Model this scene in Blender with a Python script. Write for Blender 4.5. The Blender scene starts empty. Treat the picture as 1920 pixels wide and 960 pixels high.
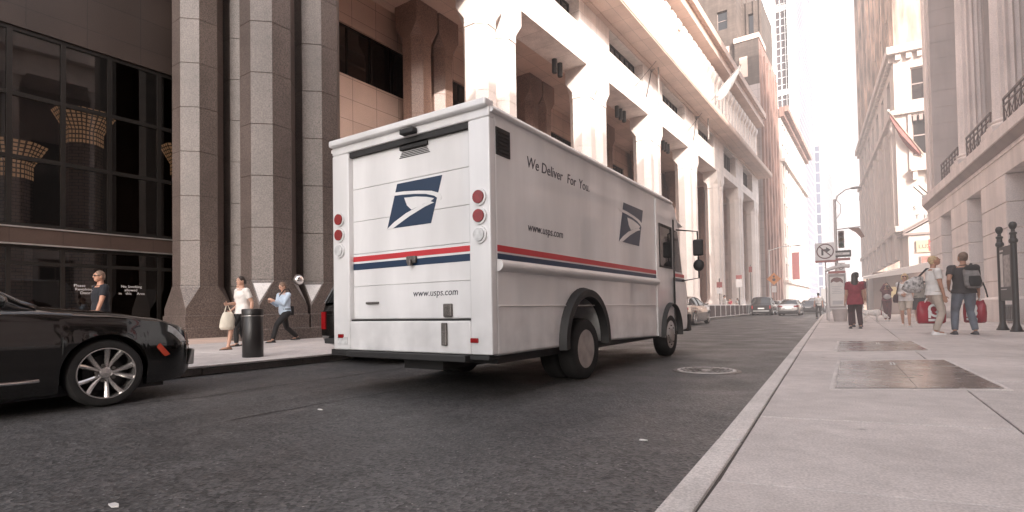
HAZE = True
import bpy, bmesh, math, random
from mathutils import Vector, Matrix
random.seed(7)
scene = bpy.context.scene
col = scene.collection
R = math.radians
V = Vector

# ---------------------------------------------------------------- objects
def tag(o, label=None, cat=None, group=None, kind=None):
    if label: o['label'] = label
    if cat: o['category'] = cat
    if group: o['group'] = group
    if kind: o['kind'] = kind
    return o

def empty(name, loc=(0, 0, 0), rz=0.0, label=None, cat=None, group=None, scale=1.0, parent=None):
    o = bpy.data.objects.new(name, None)
    col.objects.link(o)
    o.location = loc
    o.rotation_euler = (0, 0, rz)
    o.scale = (scale,) * 3
    o.empty_display_size = .1
    if parent: o.parent = parent
    return tag(o, label, cat, group)

def copy_tree(o, parent=None):
    c = o.copy()
    col.objects.link(c)
    c.parent = parent
    for ch in list(o.children):
        copy_tree(ch, c)
    return c

class MB:
    """collects faces, builds one mesh object"""
    def __init__(s):
        s.v, s.f, s.m = [], [], []
        s.M = None
    def add(s, vs, fs, m=0):
        b = len(s.v)
        for p in vs:
            p = V(p)
            s.v.append(s.M @ p if s.M else p)
        for f in fs:
            s.f.append([b + i for i in f])
            s.m.append(m)
        return s
    def box(s, x0, x1, y0, y1, z0, z1, m=0):
        return s.add([(x0, y0, z0), (x1, y0, z0), (x1, y1, z0), (x0, y1, z0), (x0, y0, z1), (x1, y0, z1), (x1, y1, z1), (x0, y1, z1)],
                     [(3, 2, 1, 0), (4, 5, 6, 7), (0, 1, 5, 4), (1, 2, 6, 5), (2, 3, 7, 6), (3, 0, 4, 7)], m)
    def loft(s, rings, m=0, cap=True, closed=True):
        n = len(rings[0])
        vs = [p for r in rings for p in r]
        fs = []
        for i in range(len(rings) - 1):
            for j in range(n if closed else n - 1):
                k = (j + 1) % n
                fs.append((i * n + j, i * n + k, (i + 1) * n + k, (i + 1) * n + j))
        if cap and closed:
            fs.append(tuple(range(n))[::-1])
            fs.append(tuple((len(rings) - 1) * n + j for j in range(n)))
        return s.add(vs, fs, m)
    def tube(s, pts, r, n=8, m=0, ry=None):
        pts = [V(p) for p in pts]
        rs = r if isinstance(r, (list, tuple)) else [r] * len(pts)
        rings = []
        up = None
        for i, p in enumerate(pts):
            d = (pts[min(i + 1, len(pts) - 1)] - pts[max(i - 1, 0)]).normalized()
            if up is None:
                up = V((0, 0, 1)) if abs(d.z) < .9 else V((0, 1, 0))
            a = d.cross(up).normalized()
            b = a.cross(d).normalized()
            up = b
            k = ry if ry else 1.0
            rings.append([p + a * (rs[i] * math.cos(2 * math.pi * j / n)) + b * (rs[i] * k * math.sin(2 * math.pi * j / n)) for j in range(n)])
        return s.loft(rings, m)
    def lathe(s, prof, n=16, c=(0, 0, 0), axis='z', m=0, cap=True, ph=0.0):
        rings = []
        for r, h in prof:
            ring = []
            for j in range(n):
                a = 2 * math.pi * j / n + ph
                x, y = r * math.cos(a), r * math.sin(a)
                q = {'z': (x, y, h), 'x': (h, x, y), 'y': (y, h, x)}[axis]
                ring.append(V(q) + V(c))
            rings.append(ring)
        return s.loft(rings, m, cap)
    def prism(s, poly, axis, a, b, m=0):
        def q(p, h):
            return {'x': (h, p[0], p[1]), 'y': (p[0], h, p[1]), 'z': (p[0], p[1], h)}[axis]
        n = len(poly)
        return s.add([q(p, a) for p in poly] + [q(p, b) for p in poly],
                     [tuple(range(n))[::-1], tuple(range(n, 2 * n))] + [(i, (i + 1) % n, n + (i + 1) % n, n + i) for i in range(n)], m)
    def sphere(s, c, r, n=12, k=8, m=0, rot=None):
        rx, ry, rz = r if isinstance(r, (list, tuple)) else (r, r, r)
        c = V(c)
        vs = []
        def q(x, y, z):
            p = V((x * rx, y * ry, z * rz))
            return c + (rot @ p if rot else p)
        vs.append(q(0, 0, -1))
        for i in range(1, k):
            t = -math.pi / 2 + math.pi * i / k
            for j in range(n):
                a = 2 * math.pi * j / n
                vs.append(q(math.cos(t) * math.cos(a), math.cos(t) * math.sin(a), math.sin(t)))
        vs.append(q(0, 0, 1))
        fs = [(0, 1 + (j + 1) % n, 1 + j) for j in range(n)]
        for i in range(k - 2):
            for j in range(n):
                a, b = 1 + i * n + j, 1 + i * n + (j + 1) % n
                fs.append((a, b, b + n, a + n))
        last = len(vs) - 1
        fs += [(last, 1 + (k - 2) * n + j, 1 + (k - 2) * n + (j + 1) % n) for j in range(n)]
        return s.add(vs, fs, m)
    def wall(s, axis, at, u0, u1, z0, z1, holes, depth, m=0, mr=None):
        """a wall sheet in the plane axis=at with rectangular holes and their reveals going to at+depth"""
        us = sorted({u0, u1, *[h[0] for h in holes], *[h[1] for h in holes]})
        zs = sorted({z0, z1, *[h[2] for h in holes], *[h[3] for h in holes]})
        q = (lambda u, z, d: (d, u, z)) if axis == 'x' else (lambda u, z, d: (u, d, z))
        us = [u for u in us if u0 - 1e-6 <= u <= u1 + 1e-6]
        zs = [z for z in zs if z0 - 1e-6 <= z <= z1 + 1e-6]
        nu, nz = len(us), len(zs)
        vs = [q(u, z, at) for z in zs for u in us]
        fs = []
        for j in range(nz - 1):
            for i in range(nu - 1):
                cu, cz_ = (us[i] + us[i + 1]) / 2, (zs[j] + zs[j + 1]) / 2
                if any(h[0] < cu < h[1] and h[2] < cz_ < h[3] for h in holes): continue
                fs.append((j * nu + i, j * nu + i + 1, (j + 1) * nu + i + 1, (j + 1) * nu + i))
        s.add(vs, fs, m)
        for a, b, c, d in holes:
            e = at + depth
            s.add([q(a, c, at), q(b, c, at), q(b, d, at), q(a, d, at), q(a, c, e), q(b, c, e), q(b, d, e), q(a, d, e)],
                  [(0, 1, 5, 4), (1, 2, 6, 5), (2, 3, 7, 6), (3, 0, 4, 7)], m if mr is None else mr)
        return s
    def build(s, name, mats, parent=None, smooth=None, bevel=None, loc=None, rz=None, seg=2, fix=True, remesh=None):
        me = bpy.data.meshes.new(name)
        me.from_pydata([tuple(p) for p in s.v], [], s.f)
        if not isinstance(mats, (list, tuple)): mats = [mats]
        for m in mats: me.materials.append(m)
        if len(mats) > 1: me.polygons.foreach_set('material_index', s.m)
        if fix:
            bm = bmesh.new(); bm.from_mesh(me)
            bmesh.ops.recalc_face_normals(bm, faces=bm.faces)
            bm.to_mesh(me); bm.free()
        if smooth is not None:
            me.polygons.foreach_set('use_smooth', [True] * len(me.polygons))
            if smooth < 180: me.set_sharp_from_angle(angle=R(smooth))
        me.update()
        o = bpy.data.objects.new(name, me)
        col.objects.link(o)
        if parent: o.parent = parent
        if loc: o.location = loc
        if rz: o.rotation_euler = (0, 0, rz)
        if remesh:
            md = o.modifiers.new('fuse', 'REMESH'); md.mode = 'VOXEL'; md.voxel_size = remesh; md.use_smooth_shade = True
            sm = o.modifiers.new('relax', 'SMOOTH'); sm.factor = .5; sm.iterations = 3
        if bevel:
            md = o.modifiers.new('edge', 'BEVEL'); md.width = bevel; md.segments = seg; md.limit_method = 'ANGLE'; md.angle_limit = R(35)
            md.harden_normals = smooth is not None
        return o

def text_mesh(body, size, name, m, parent, M, align='LEFT', ext=.002, shear=0.0, bold=0.0, spacing=1.0):
    cu = bpy.data.curves.new(name, 'FONT')
    cu.body = body; cu.size = size; cu.extrude = ext; cu.align_x = align; cu.shear = shear; cu.offset = bold; cu.space_character = spacing
    cu.space_line = .85
    cu.resolution_u = 3
    t = bpy.data.objects.new(name, cu)
    col.objects.link(t)
    bpy.context.view_layer.update()
    dg = bpy.context.evaluated_depsgraph_get()
    me = bpy.data.meshes.new_from_object(t.evaluated_get(dg))
    bpy.data.objects.remove(t)
    me.transform(M)
    me.materials.clear(); me.materials.append(m)
    o = bpy.data.objects.new(name, me)
    col.objects.link(o)
    if parent: o.parent = parent
    return o

def frame(o, x, y, n=None):
    """matrix with columns x (reading direction), y (up), z"""
    x, y = V(x).normalized(), V(y).normalized()
    z = x.cross(y)
    return Matrix(((x.x, y.x, z.x, o[0]), (x.y, y.y, z.y, o[1]), (x.z, y.z, z.z, o[2]), (0, 0, 0, 1)))

def flat_poly(mb, pts, M, h=.002, m=0):
    n = len(pts)
    a = [M @ V((p[0], p[1], 0)) for p in pts]
    b = [M @ V((p[0], p[1], h)) for p in pts]
    mb.add(a + b, [tuple(range(n))[::-1], tuple(range(n, 2 * n))] + [(i, (i + 1) % n, n + (i + 1) % n, n + i) for i in range(n)], m)

# ---------------------------------------------------------------- materials
def mat(name, c, rough=.6, metal=0.0, var=.12, scale=2.5, spk=0.0, spk_scale=90, bump=0.0, bscale=60, spec=.5, coat=0.0,
        joint=None, stain=0.0, rnd=0.0, glow=None, island=0.0, rvar=0.0, grime=None):
    m = bpy.data.materials.new(name)
    m.use_nodes = True
    nt = m.node_tree
    N, L = nt.nodes, nt.links
    b = N['Principled BSDF']
    b.inputs['Roughness'].default_value = rough
    b.inputs['Metallic'].default_value = metal
    b.inputs['Specular IOR Level'].default_value = spec
    b.inputs['Coat Weight'].default_value = coat
    b.inputs['Coat Roughness'].default_value = .03
    tc = N.new('ShaderNodeTexCoord')
    co = tc.outputs['Object']
    def noise(sc, det=4, vec=None):
        n = N.new('ShaderNodeTexNoise'); n.inputs['Scale'].default_value = sc; n.inputs['Detail'].default_value = det
        L.new(vec if vec else co, n.inputs['Vector']); return n.outputs['Fac']
    def mr(sock, a, b_, lo, hi):
        n = N.new('ShaderNodeMapRange'); n.inputs[1].default_value = a; n.inputs[2].default_value = b_; n.inputs[3].default_value = lo; n.inputs[4].default_value = hi
        L.new(sock, n.inputs[0]); return n.outputs[0]
    def mul(a, b_):
        n = N.new('ShaderNodeMath'); n.operation = 'MULTIPLY'; L.new(a, n.inputs[0])
        if isinstance(b_, float): n.inputs[1].default_value = b_
        else: L.new(b_, n.inputs[1])
        return n.outputs[0]
    f = mr(noise(scale, 6), .3, .7, 1 - var, 1 + var)
    if spk: f = mul(f, mr(noise(spk_scale, 2), .35, .65, 1 - spk, 1 + spk))
    if stain:
        mp = N.new('ShaderNodeMapping'); mp.inputs['Scale'].default_value = (1.2, 1.2, .18); L.new(co, mp.inputs[0])
        f = mul(f, mr(noise(1.6, 8, mp.outputs[0]), .35, .7, 1 - stain, 1 + stain * .3))
    if grime:
        sz = N.new('ShaderNodeSeparateXYZ'); L.new(co, sz.inputs[0])
        gz = mr(sz.outputs[2], grime[0], grime[1], 1, 0)
        gn = mul(gz, mr(noise(3.5, 8), .35, .65, .1, 1.0))
        f = mul(f, mr(gn, 0, 1, 1, 1 - grime[2]))
    if rnd:
        oi = N.new('ShaderNodeObjectInfo'); f = mul(f, mr(oi.outputs['Random'], 0, 1, 1 - rnd, 1 + rnd))
    if island:
        ge = N.new('ShaderNodeNewGeometry'); f = mul(f, mr(ge.outputs['Random Per Island'], 0, 1, 1 - island, 1 + island))
    h = None
    if joint:
        ax, w, hh, size, dark = joint[:5]
        off = joint[5] if len(joint) > 5 else .5
        sp = N.new('ShaderNodeSeparateXYZ'); L.new(co, sp.inputs[0])
        cb = N.new('ShaderNodeCombineXYZ')
        L.new(sp.outputs['XYZ'.index(ax[0].upper())], cb.inputs[0]); L.new(sp.outputs['XYZ'.index(ax[1].upper())], cb.inputs[1])
        br = N.new('ShaderNodeTexBrick'); br.offset = off; br.inputs['Scale'].default_value = 1
        br.inputs['Brick Width'].default_value = w; br.inputs['Row Height'].default_value = hh
        br.inputs['Mortar Size'].default_value = size; br.inputs['Mortar Smooth'].default_value = .2
        L.new(cb.outputs[0], br.inputs['Vector'])
        bv = joint[6] if len(joint) > 6 else .06
        br.inputs['Color1'].default_value = (1 - bv,) * 3 + (1,); br.inputs['Color2'].default_value = (1 + bv,) * 3 + (1,); br.inputs['Mortar'].default_value = (dark,) * 3 + (1,)
        rb = N.new('ShaderNodeRGBToBW'); L.new(br.outputs['Color'], rb.inputs[0])
        f = mul(f, rb.outputs[0])
        h = br.outputs['Fac']
    mx = N.new('ShaderNodeVectorMath'); mx.operation = 'SCALE'; mx.inputs[0].default_value = c; L.new(f, mx.inputs['Scale'])
    L.new(mx.outputs[0], b.inputs['Base Color'])
    if rvar: L.new(mr(noise(scale * 2.3, 5), .3, .7, max(.02, rough - rvar), min(1, rough + rvar)), b.inputs['Roughness'])
    if bump or h:
        bp = N.new('ShaderNodeBump'); bp.inputs['Distance'].default_value = .01; bp.inputs['Strength'].default_value = bump if bump else .3
        if h:
            inv = N.new('ShaderNodeMath'); inv.operation = 'SUBTRACT'; inv.inputs[0].default_value = 1; L.new(h, inv.inputs[1])
            L.new(inv.outputs[0], bp.inputs['Height'])
        else: L.new(noise(bscale, 5), bp.inputs['Height'])
        L.new(bp.outputs[0], b.inputs['Normal'])
    if glow:
        b.inputs['Emission Color'].default_value = (*glow[:3], 1); b.inputs['Emission Strength'].default_value = glow[3]
    return m

def glass_mat(name, tint, clear=.5, rough=.02):
    """a pane: mirror reflection by angle over a tinted see-through body"""
    m = bpy.data.materials.new(name); m.use_nodes = True
    nt = m.node_tree; N, L = nt.nodes, nt.links
    N.remove(N['Principled BSDF'])
    out = N['Material Output']
    tr = N.new('ShaderNodeBsdfTransparent'); tr.inputs[0].default_value = (*[t * clear for t in tint], 1)
    gl = N.new('ShaderNodeBsdfGlossy'); gl.inputs['Roughness'].default_value = rough; gl.inputs['Color'].default_value = (.9, .9, .9, 1)
    fr = N.new('ShaderNodeFresnel'); fr.inputs[0].default_value = 1.75
    mx = N.new('ShaderNodeMixShader')
    L.new(fr.outputs[0], mx.inputs[0]); L.new(tr.outputs[0], mx.inputs[1]); L.new(gl.outputs[0], mx.inputs[2]); L.new(mx.outputs[0], out.inputs[0])
    return m

MT = {}
MT['asphalt'] = None
MT['granite'] = mat('speckled granite', (.092, .072, .065), .45, var=.2, scale=.8, spk=.45, spk_scale=26, bump=.05, bscale=80, rnd=.05, stain=.10)
MT['granite_sunlit'] = mat('pale sunlit speckled granite', (.74, .66, .62), .5, var=.08, scale=.8, spk=.14, spk_scale=38, rnd=.04, stain=.06)  # same stone as the near piers, paled further so sunlight sits in the colour
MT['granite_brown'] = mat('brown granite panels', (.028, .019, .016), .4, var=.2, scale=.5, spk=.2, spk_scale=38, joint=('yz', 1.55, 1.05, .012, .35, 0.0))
MT['granite_brownish'] = mat('brown speckled granite', (.25, .155, .122), .45, var=.12, scale=.8, spk=.35, spk_scale=28, rnd=.05)
MT['granite_bounce_lit'] = mat('bounce-lit granite panels', (.56, .40, .33), .5, var=.12, scale=.5, spk=.14, spk_scale=38, joint=('yz', 1.55, 1.05, .014, .4, 0.0))  # back wall stone with bounced street light put into its colour
MT['granite_pale_sunlit'] = mat('pale sunlit granite slabs', (.80, .72, .68), .6, var=.10, scale=.6, spk=.12, spk_scale=30, joint=('yz', 1.7, 1.3, .012, .55, 0.0), stain=.12)  # pale stone, brightened so the facade colour itself looks sunlit
MT['granite_soffit'] = mat('soffit granite', (.62, .47, .40), .6, var=.10, scale=.5, spk=.10, spk_scale=30, joint=('xy', 1.2, 1.7, .012, .5, 0.0))
MT['black_frame'] = mat('black bronze frame', (.012, .010, .009), .35, .3, var=.1)
MT['dark_glass'] = mat('dark window glass', (.018, .016, .016), .04, var=.3, scale=.3, spec=.8)
MT['shop_glass'] = glass_mat('lobby glass', (.75, .66, .60), .62)
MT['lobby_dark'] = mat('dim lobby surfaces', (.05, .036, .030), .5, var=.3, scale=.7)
MT['lobby_light'] = mat('lit lobby lattice', (.5, .32, .2), .6, glow=(1.0, .62, .36, .26))
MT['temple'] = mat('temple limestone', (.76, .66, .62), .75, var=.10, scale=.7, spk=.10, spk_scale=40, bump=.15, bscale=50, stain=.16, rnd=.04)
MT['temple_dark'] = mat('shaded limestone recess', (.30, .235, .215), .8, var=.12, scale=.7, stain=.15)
MT['brick'] = mat('tan brick', (.50, .34, .24), .8, var=.15, scale=.4, joint=('xz', .42, .14, .012, .7, .5, .14))
MT['brick_street'] = mat('tan brick piers', (.60, .44, .35), .8, var=.3, scale=.35, stain=.7)
MT['cream'] = mat('cream stone', (.56, .48, .435), .75, var=.08, scale=.4, stain=.12)
MT['tower_stone'] = mat('weathered tower masonry', (.105, .08, .068), .85, var=.2, scale=.25, joint=('xz', .9, .42, .02, .75, .5, .10), stain=.22)
MT['tower_tile'] = mat('pale tiled tower base', (.36, .30, .285), .7, var=.08, scale=.25, joint=('xz', 1.6, 1.3, .03, .62, 0.0))
MT['tower_side'] = mat('streaked reddish masonry', (.34, .21, .175), .85, var=.2, scale=.25, stain=.5)
MT['tower_glass'] = mat('curtain wall glass', (.05, .042, .046), .3, var=.5, scale=.08, spec=.3)
MT['blue_glass'] = mat('blue grey curtain wall', (.12, .13, .17), .7, var=.25, scale=.05, spec=.05)
MT['far_block'] = mat('pale far concrete', (.45, .42, .42), .8, var=.1, scale=.1)
MT['concrete'] = None
MT['rim_paint'] = mat('dusty wheel paint', (.36, .32, .30), .5, var=.2, scale=8)
MT['curb'] = mat('granite curb', (.58, .54, .515), .8, var=.14, scale=2.5, spk=.18, spk_scale=110, bump=.25, bscale=70, island=.06)
MT['iron'] = mat('cast iron', (.16, .145, .135), .45, .6, var=.3, scale=7, spk=.2, spk_scale=60, bump=.3, bscale=40)
MT['hatch'] = mat('worn steel hatch plate', (.30, .28, .275), .24, .92, var=.4, scale=1.6, spk=.18, spk_scale=40, bump=.12, bscale=55, rvar=.08)
MT['black_paint'] = mat('black painted metal', (.014, .012, .012), .38, .0, var=.2, scale=5, bump=.1, bscale=30)
MT['black_plastic'] = mat('black rubbery plastic', (.022, .021, .021), .6, var=.2, scale=5)
MT['tyre'] = mat('tyre rubber', (.018, .017, .017), .85, var=.25, scale=8, bump=.2, bscale=50)
MT['steel'] = mat('bright steel', (.62, .60, .58), .28, .9, var=.08)
MT['alloy'] = mat('machined alloy', (.60, .58, .57), .25, .85, var=.06)
MT['chrome'] = mat('chrome', (.85, .84, .83), .08, 1.0, var=.02)
MT['white_metal'] = mat('white enamel', (.72, .70, .68), .4, var=.05)
MT['truck_white'] = mat('white van paint', (.84, .83, .83), .4, var=.05, scale=1.4, coat=1.0, stain=.16, bump=.02, bscale=1.3, grime=(.45, 1.1, .26))
MT['pole_grey'] = mat('weathered pole paint', (.36, .32, .30), .5, var=.1)
MT['truck_rail'] = mat('white aluminium rail', (.74, .72, .71), .3, .2, var=.04)
MT['usps_blue'] = mat('deep blue vinyl', (.008, .03, .075), .35, var=.05)
MT['usps_red'] = mat('red vinyl', (.55, .035, .045), .35, var=.05)
MT['ink'] = mat('dark lettering vinyl', (.03, .03, .045), .4)
MT['red_lens'] = mat('red lamp lens', (.24, .008, .010), .15, var=.15, scale=20, spec=.6)
MT['clear_lens'] = mat('clear lamp lens', (.6, .6, .6), .12, var=.2, scale=20, spec=.6)
MT['amber_lens'] = mat('amber marker lens', (.50, .06, .03), .2)
MT['car_glass'] = mat('tinted car glass', (.012, .013, .014), .03, spec=.7)
MT['cab_glass'] = glass_mat('van cab glass', (.86, .95, .93), .75)
MT['car_black'] = mat('black car paint', (.008, .007, .0065), .14, var=.0, coat=1.0, rvar=.05)
MT['car_silver'] = mat('silver car paint', (.48, .46, .45), .25, .5, var=.0, coat=.8)
MT['car_beige'] = mat('champagne car paint', (.42, .37, .33), .25, .4, var=.0, coat=.8)
MT['car_white'] = mat('white car paint', (.75, .74, .73), .25, .0, var=.0, coat=.8)
MT['skin'] = mat('skin', (.50, .29, .21), .5, var=.06, scale=20)
MT['skin_tan'] = mat('tanned skin', (.40, .21, .14), .5, var=.06, scale=20)
MT['lip'] = mat('lips', (.36, .13, .11), .5)
MT['eye'] = mat('dark eyes', (.02, .014, .012), .2)
# ---------------------------------------------------------------- camera, light, air
YAW, PITCH, ROLL = R(32.6), R(1.4), R(1.0)
CAM_Z = .92
F = V((-math.sin(YAW) * math.cos(PITCH), math.cos(YAW) * math.cos(PITCH), math.sin(PITCH)))
R0 = V((math.cos(YAW), math.sin(YAW), 0)); U0 = R0.cross(F)
cr_, sr_ = math.cos(ROLL), math.sin(ROLL)
RX, UX = cr_ * R0 - sr_ * U0, sr_ * R0 + cr_ * U0
cam = bpy.data.cameras.new('camera')
camo = bpy.data.objects.new('camera', cam); col.objects.link(camo)
camo.matrix_world = Matrix(((RX.x, UX.x, -F.x, 0), (RX.y, UX.y, -F.y, 0), (RX.z, UX.z, -F.z, CAM_Z), (0, 0, 0, 1)))
cam.sensor_width = 36; cam.lens = 18.75; cam.shift_y = 77 / 1920
cam.clip_start = .05; cam.clip_end = 3000
scene.camera = camo

SUN_EL, SUN_AZ = R(27), R(137)          # azimuth measured from +Y towards +X
sd = V((math.sin(SUN_AZ) * math.cos(SUN_EL), math.cos(SUN_AZ) * math.cos(SUN_EL), math.sin(SUN_EL)))
sun = bpy.data.lights.new('sun', 'SUN'); sun.energy = 6.5; sun.angle = R(.53); sun.color = (1, .93, .86)
suno = bpy.data.objects.new('sun', sun); col.objects.link(suno)
suno.rotation_euler = sd.to_track_quat('Z', 'Y').to_euler(); suno.location = (30, 20, 90)
world = bpy.data.worlds.new('World'); scene.world = world; world.use_nodes = True
nt = world.node_tree; N, L = nt.nodes, nt.links
sky = N.new('ShaderNodeTexSky'); sky.sky_type = 'NISHITA'; sky.sun_disc = False
sky.sun_elevation = SUN_EL; sky.sun_rotation = SUN_AZ; sky.air_density = 1.0; sky.dust_density = 6.0; sky.ozone_density = 1.0
hs = N.new('ShaderNodeHueSaturation'); hs.inputs['Saturation'].default_value = .35
tm = N.new('ShaderNodeVectorMath'); tm.operation = 'MULTIPLY'; tm.inputs[1].default_value = (1.025, .99, .978)
L.new(sky.outputs[0], hs.inputs['Color']); L.new(hs.outputs[0], tm.inputs[0])
L.new(tm.outputs[0], N['Background'].inputs[0]); N['Background'].inputs[1].default_value = .62

scene.view_settings.view_transform = 'Standard'; scene.view_settings.look = 'None'; scene.view_settings.exposure = 0; scene.view_settings.gamma = 1
cy = scene.cycles
cy.use_denoising = True; cy.denoiser = 'OPENIMAGEDENOISE'; cy.max_bounces = 7; cy.diffuse_bounces = 4; cy.glossy_bounces = 4
cy.transparent_max_bounces = 12; cy.caustics_reflective = False; cy.caustics_refractive = False; cy.sample_clamp_indirect = 6

def haze(name, box, k, e):
    m = bpy.data.materials.new(name); m.use_nodes = True
    n, l = m.node_tree.nodes, m.node_tree.links
    n.remove(n['Principled BSDF'])
    ab = n.new('ShaderNodeVolumeAbsorption'); ab.inputs['Color'].default_value = (0, 0, 0, 1); ab.inputs['Density'].default_value = k
    em = n.new('ShaderNodeEmission'); em.inputs['Color'].default_value = (*e, 1); em.inputs['Strength'].default_value = k
    ad = n.new('ShaderNodeAddShader'); l.new(ab.outputs[0], ad.inputs[0]); l.new(em.outputs[0], ad.inputs[1])
    l.new(ad.outputs[0], n['Material Output'].inputs['Volume'])
    mb = MB(); mb.box(*box)
    return tag(mb.build(name, m), kind='stuff')
if HAZE:
    haze('haze', (-7.6, 34, 7.5, 108, .35, 75), .0023, (1.25, 1.09, 1.05))
    haze('haze', (-1.0, 33, 9.0, 60, .4, 60), .0026, (1.22, 1.05, 1.01))
    haze('haze', (-60, 60, 222, 640, -.5, 180), .012, (1.28, 1.22, 1.20))

# ---------------------------------------------------------------- asphalt and concrete
def asphalt():
    m = bpy.data.materials.new('asphalt'); m.use_nodes = True
    nt = m.node_tree; N, L = nt.nodes, nt.links; b = N['Principled BSDF']
    tc = N.new('ShaderNodeTexCoord'); co = tc.outputs['Object']
    def noise(s, d=4, v=None):
        n = N.new('ShaderNodeTexNoise'); n.inputs['Scale'].default_value = s; n.inputs['Detail'].default_value = d; L.new(v or co, n.inputs['Vector']); return n.outputs['Fac']
    def mr(k, a, b_, lo, hi):
        n = N.new('ShaderNodeMapRange'); n.inputs[1].default_value = a; n.inputs[2].default_value = b_; n.inputs[3].default_value = lo; n.inputs[4].default_value = hi; L.new(k, n.inputs[0]); return n.outputs[0]
    def op(o, a, b_):
        n = N.new('ShaderNodeMath'); n.operation = o
        for i, x in enumerate((a, b_)):
            if isinstance(x, (int, float)): n.inputs[i].default_value = x
            else: L.new(x, n.inputs[i])
        return n.outputs[0]
    mp = N.new('ShaderNodeMapping'); mp.inputs['Scale'].default_value = (1.5, .16, 1); L.new(co, mp.inputs[0])
    lanes = mr(noise(.9, 5, mp.outputs[0]), .3, .7, .80, 1.18)
    big = mr(noise(.5, 6), .3, .7, .82, 1.16)
    mid = mr(noise(5, 5), .3, .7, .86, 1.14)
    vo = N.new('ShaderNodeTexVoronoi'); vo.inputs['Scale'].default_value = 48; L.new(co, vo.inputs['Vector'])
    rb = N.new('ShaderNodeSeparateColor'); L.new(vo.outputs['Color'], rb.inputs[0])
    agg = mr(rb.outputs[0], 0, 1, .40, 1.75)
    vo2 = N.new('ShaderNodeTexVoronoi'); vo2.inputs['Scale'].default_value = 42; L.new(co, vo2.inputs['Vector'])
    rb2 = N.new('ShaderNodeSeparateColor'); L.new(vo2.outputs['Color'], rb2.inputs[0])
    peb = op('MULTIPLY', op('GREATER_THAN', rb2.outputs[0], .95), op('LESS_THAN', vo2.outputs['Distance'], .26))
    f = op('MULTIPLY', op('MULTIPLY', lanes, big), op('MULTIPLY', mid, agg))
    f = op('ADD', op('MULTIPLY', f, .068), op('MULTIPLY', peb, .2))
    sc = N.new('ShaderNodeVectorMath'); sc.operation = 'SCALE'; sc.inputs[0].default_value = (1.02, .98, .97); L.new(f, sc.inputs['Scale'])
    L.new(sc.outputs[0], b.inputs['Base Color'])
    L.new(mr(noise(1.2, 5), .3, .7, .36, .6), b.inputs['Roughness'])
    bp = N.new('ShaderNodeBump'); bp.inputs['Strength'].default_value = .55; bp.inputs['Distance'].default_value = .012
    L.new(op('ADD', vo.outputs['Distance'], op('MULTIPLY', noise(160, 2), .6)), bp.inputs['Height']); L.new(bp.outputs[0], b.inputs['Normal'])
    return m
def concrete():
    m = bpy.data.materials.new('sidewalk concrete'); m.use_nodes = True
    nt = m.node_tree; N, L = nt.nodes, nt.links; b = N['Principled BSDF']
    tc = N.new('ShaderNodeTexCoord'); co = tc.outputs['Object']
    def noise(s, d=4, v=None):
        n = N.new('ShaderNodeTexNoise'); n.inputs['Scale'].default_value = s; n.inputs['Detail'].default_value = d; L.new(v or co, n.inputs['Vector']); return n.outputs['Fac']
    def mr(k, a, b_, lo, hi):
        n = N.new('ShaderNodeMapRange'); n.inputs[1].default_value = a; n.inputs[2].default_value = b_; n.inputs[3].default_value = lo; n.inputs[4].default_value = hi; L.new(k, n.inputs[0]); return n.outputs[0]
    def mul(a, b_):
        n = N.new('ShaderNodeMath'); n.operation = 'MULTIPLY'; L.new(a, n.inputs[0]); L.new(b_, n.inputs[1]); return n.outputs[0]
    ge = N.new('ShaderNodeNewGeometry')
    f = mul(mr(noise(.7, 7), .3, .7, .84, 1.12), mr(noise(7, 6), .3, .7, .90, 1.09))
    f = mul(f, mr(noise(95, 3), .3, .7, .80, 1.2))
    f = mul(f, mr(ge.outputs['Random Per Island'], 0, 1, .90, 1.06))
    vo = N.new('ShaderNodeTexVoronoi'); vo.inputs['Scale'].default_value = 2.3; L.new(co, vo.inputs['Vector'])
    n2 = noise(9, 4)
    ad = N.new('ShaderNodeMath'); ad.operation = 'MULTIPLY_ADD'; ad.inputs[1].default_value = .10; L.new(n2, ad.inputs[0]); L.new(vo.outputs['Distance'], ad.inputs[2])
    f = mul(f, mr(ad.outputs[0], .09, .135, .55, 1.0))
    sc = N.new('ShaderNodeVectorMath'); sc.operation = 'SCALE'; sc.inputs[0].default_value = (.53, .485, .465); L.new(f, sc.inputs['Scale'])
    L.new(sc.outputs[0], b.inputs['Base Color']); b.inputs['Roughness'].default_value = .75
    bp = N.new('ShaderNodeBump'); bp.inputs['Strength'].default_value = .3; bp.inputs['Distance'].default_value = .006
    L.new(noise(85, 5), bp.inputs['Height']); L.new(bp.outputs[0], b.inputs['Normal'])
    return m
MT['asphalt'] = asphalt(); MT['concrete'] = concrete()
MT['joint'] = mat('sandy joint', (.07, .06, .055), .9)
MT['seam'] = mat('tar seam', (.018, .017, .017), .6, var=.3, scale=6)

ZR, ZL = .22, .14
KR, KL = -.59, -8.72       # kerb edges of the roadway (x)
mb = MB(); mb.add([(-900, -900, -.03), (900, -900, -.03), (900, 1500, -.03), (-900, 1500, -.03)], [(0, 1, 2, 3)])
tag(mb.build('ground', MT['asphalt']), kind='structure')
mb = MB(); mb.add([(KL, -60, 0), (KR + .08, -60, 0), (KR + .08, 600, 0), (KL, 600, 0)], [(0, 1, 2, 3)])
tag(mb.build('road', MT['asphalt']), kind='structure')

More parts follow.
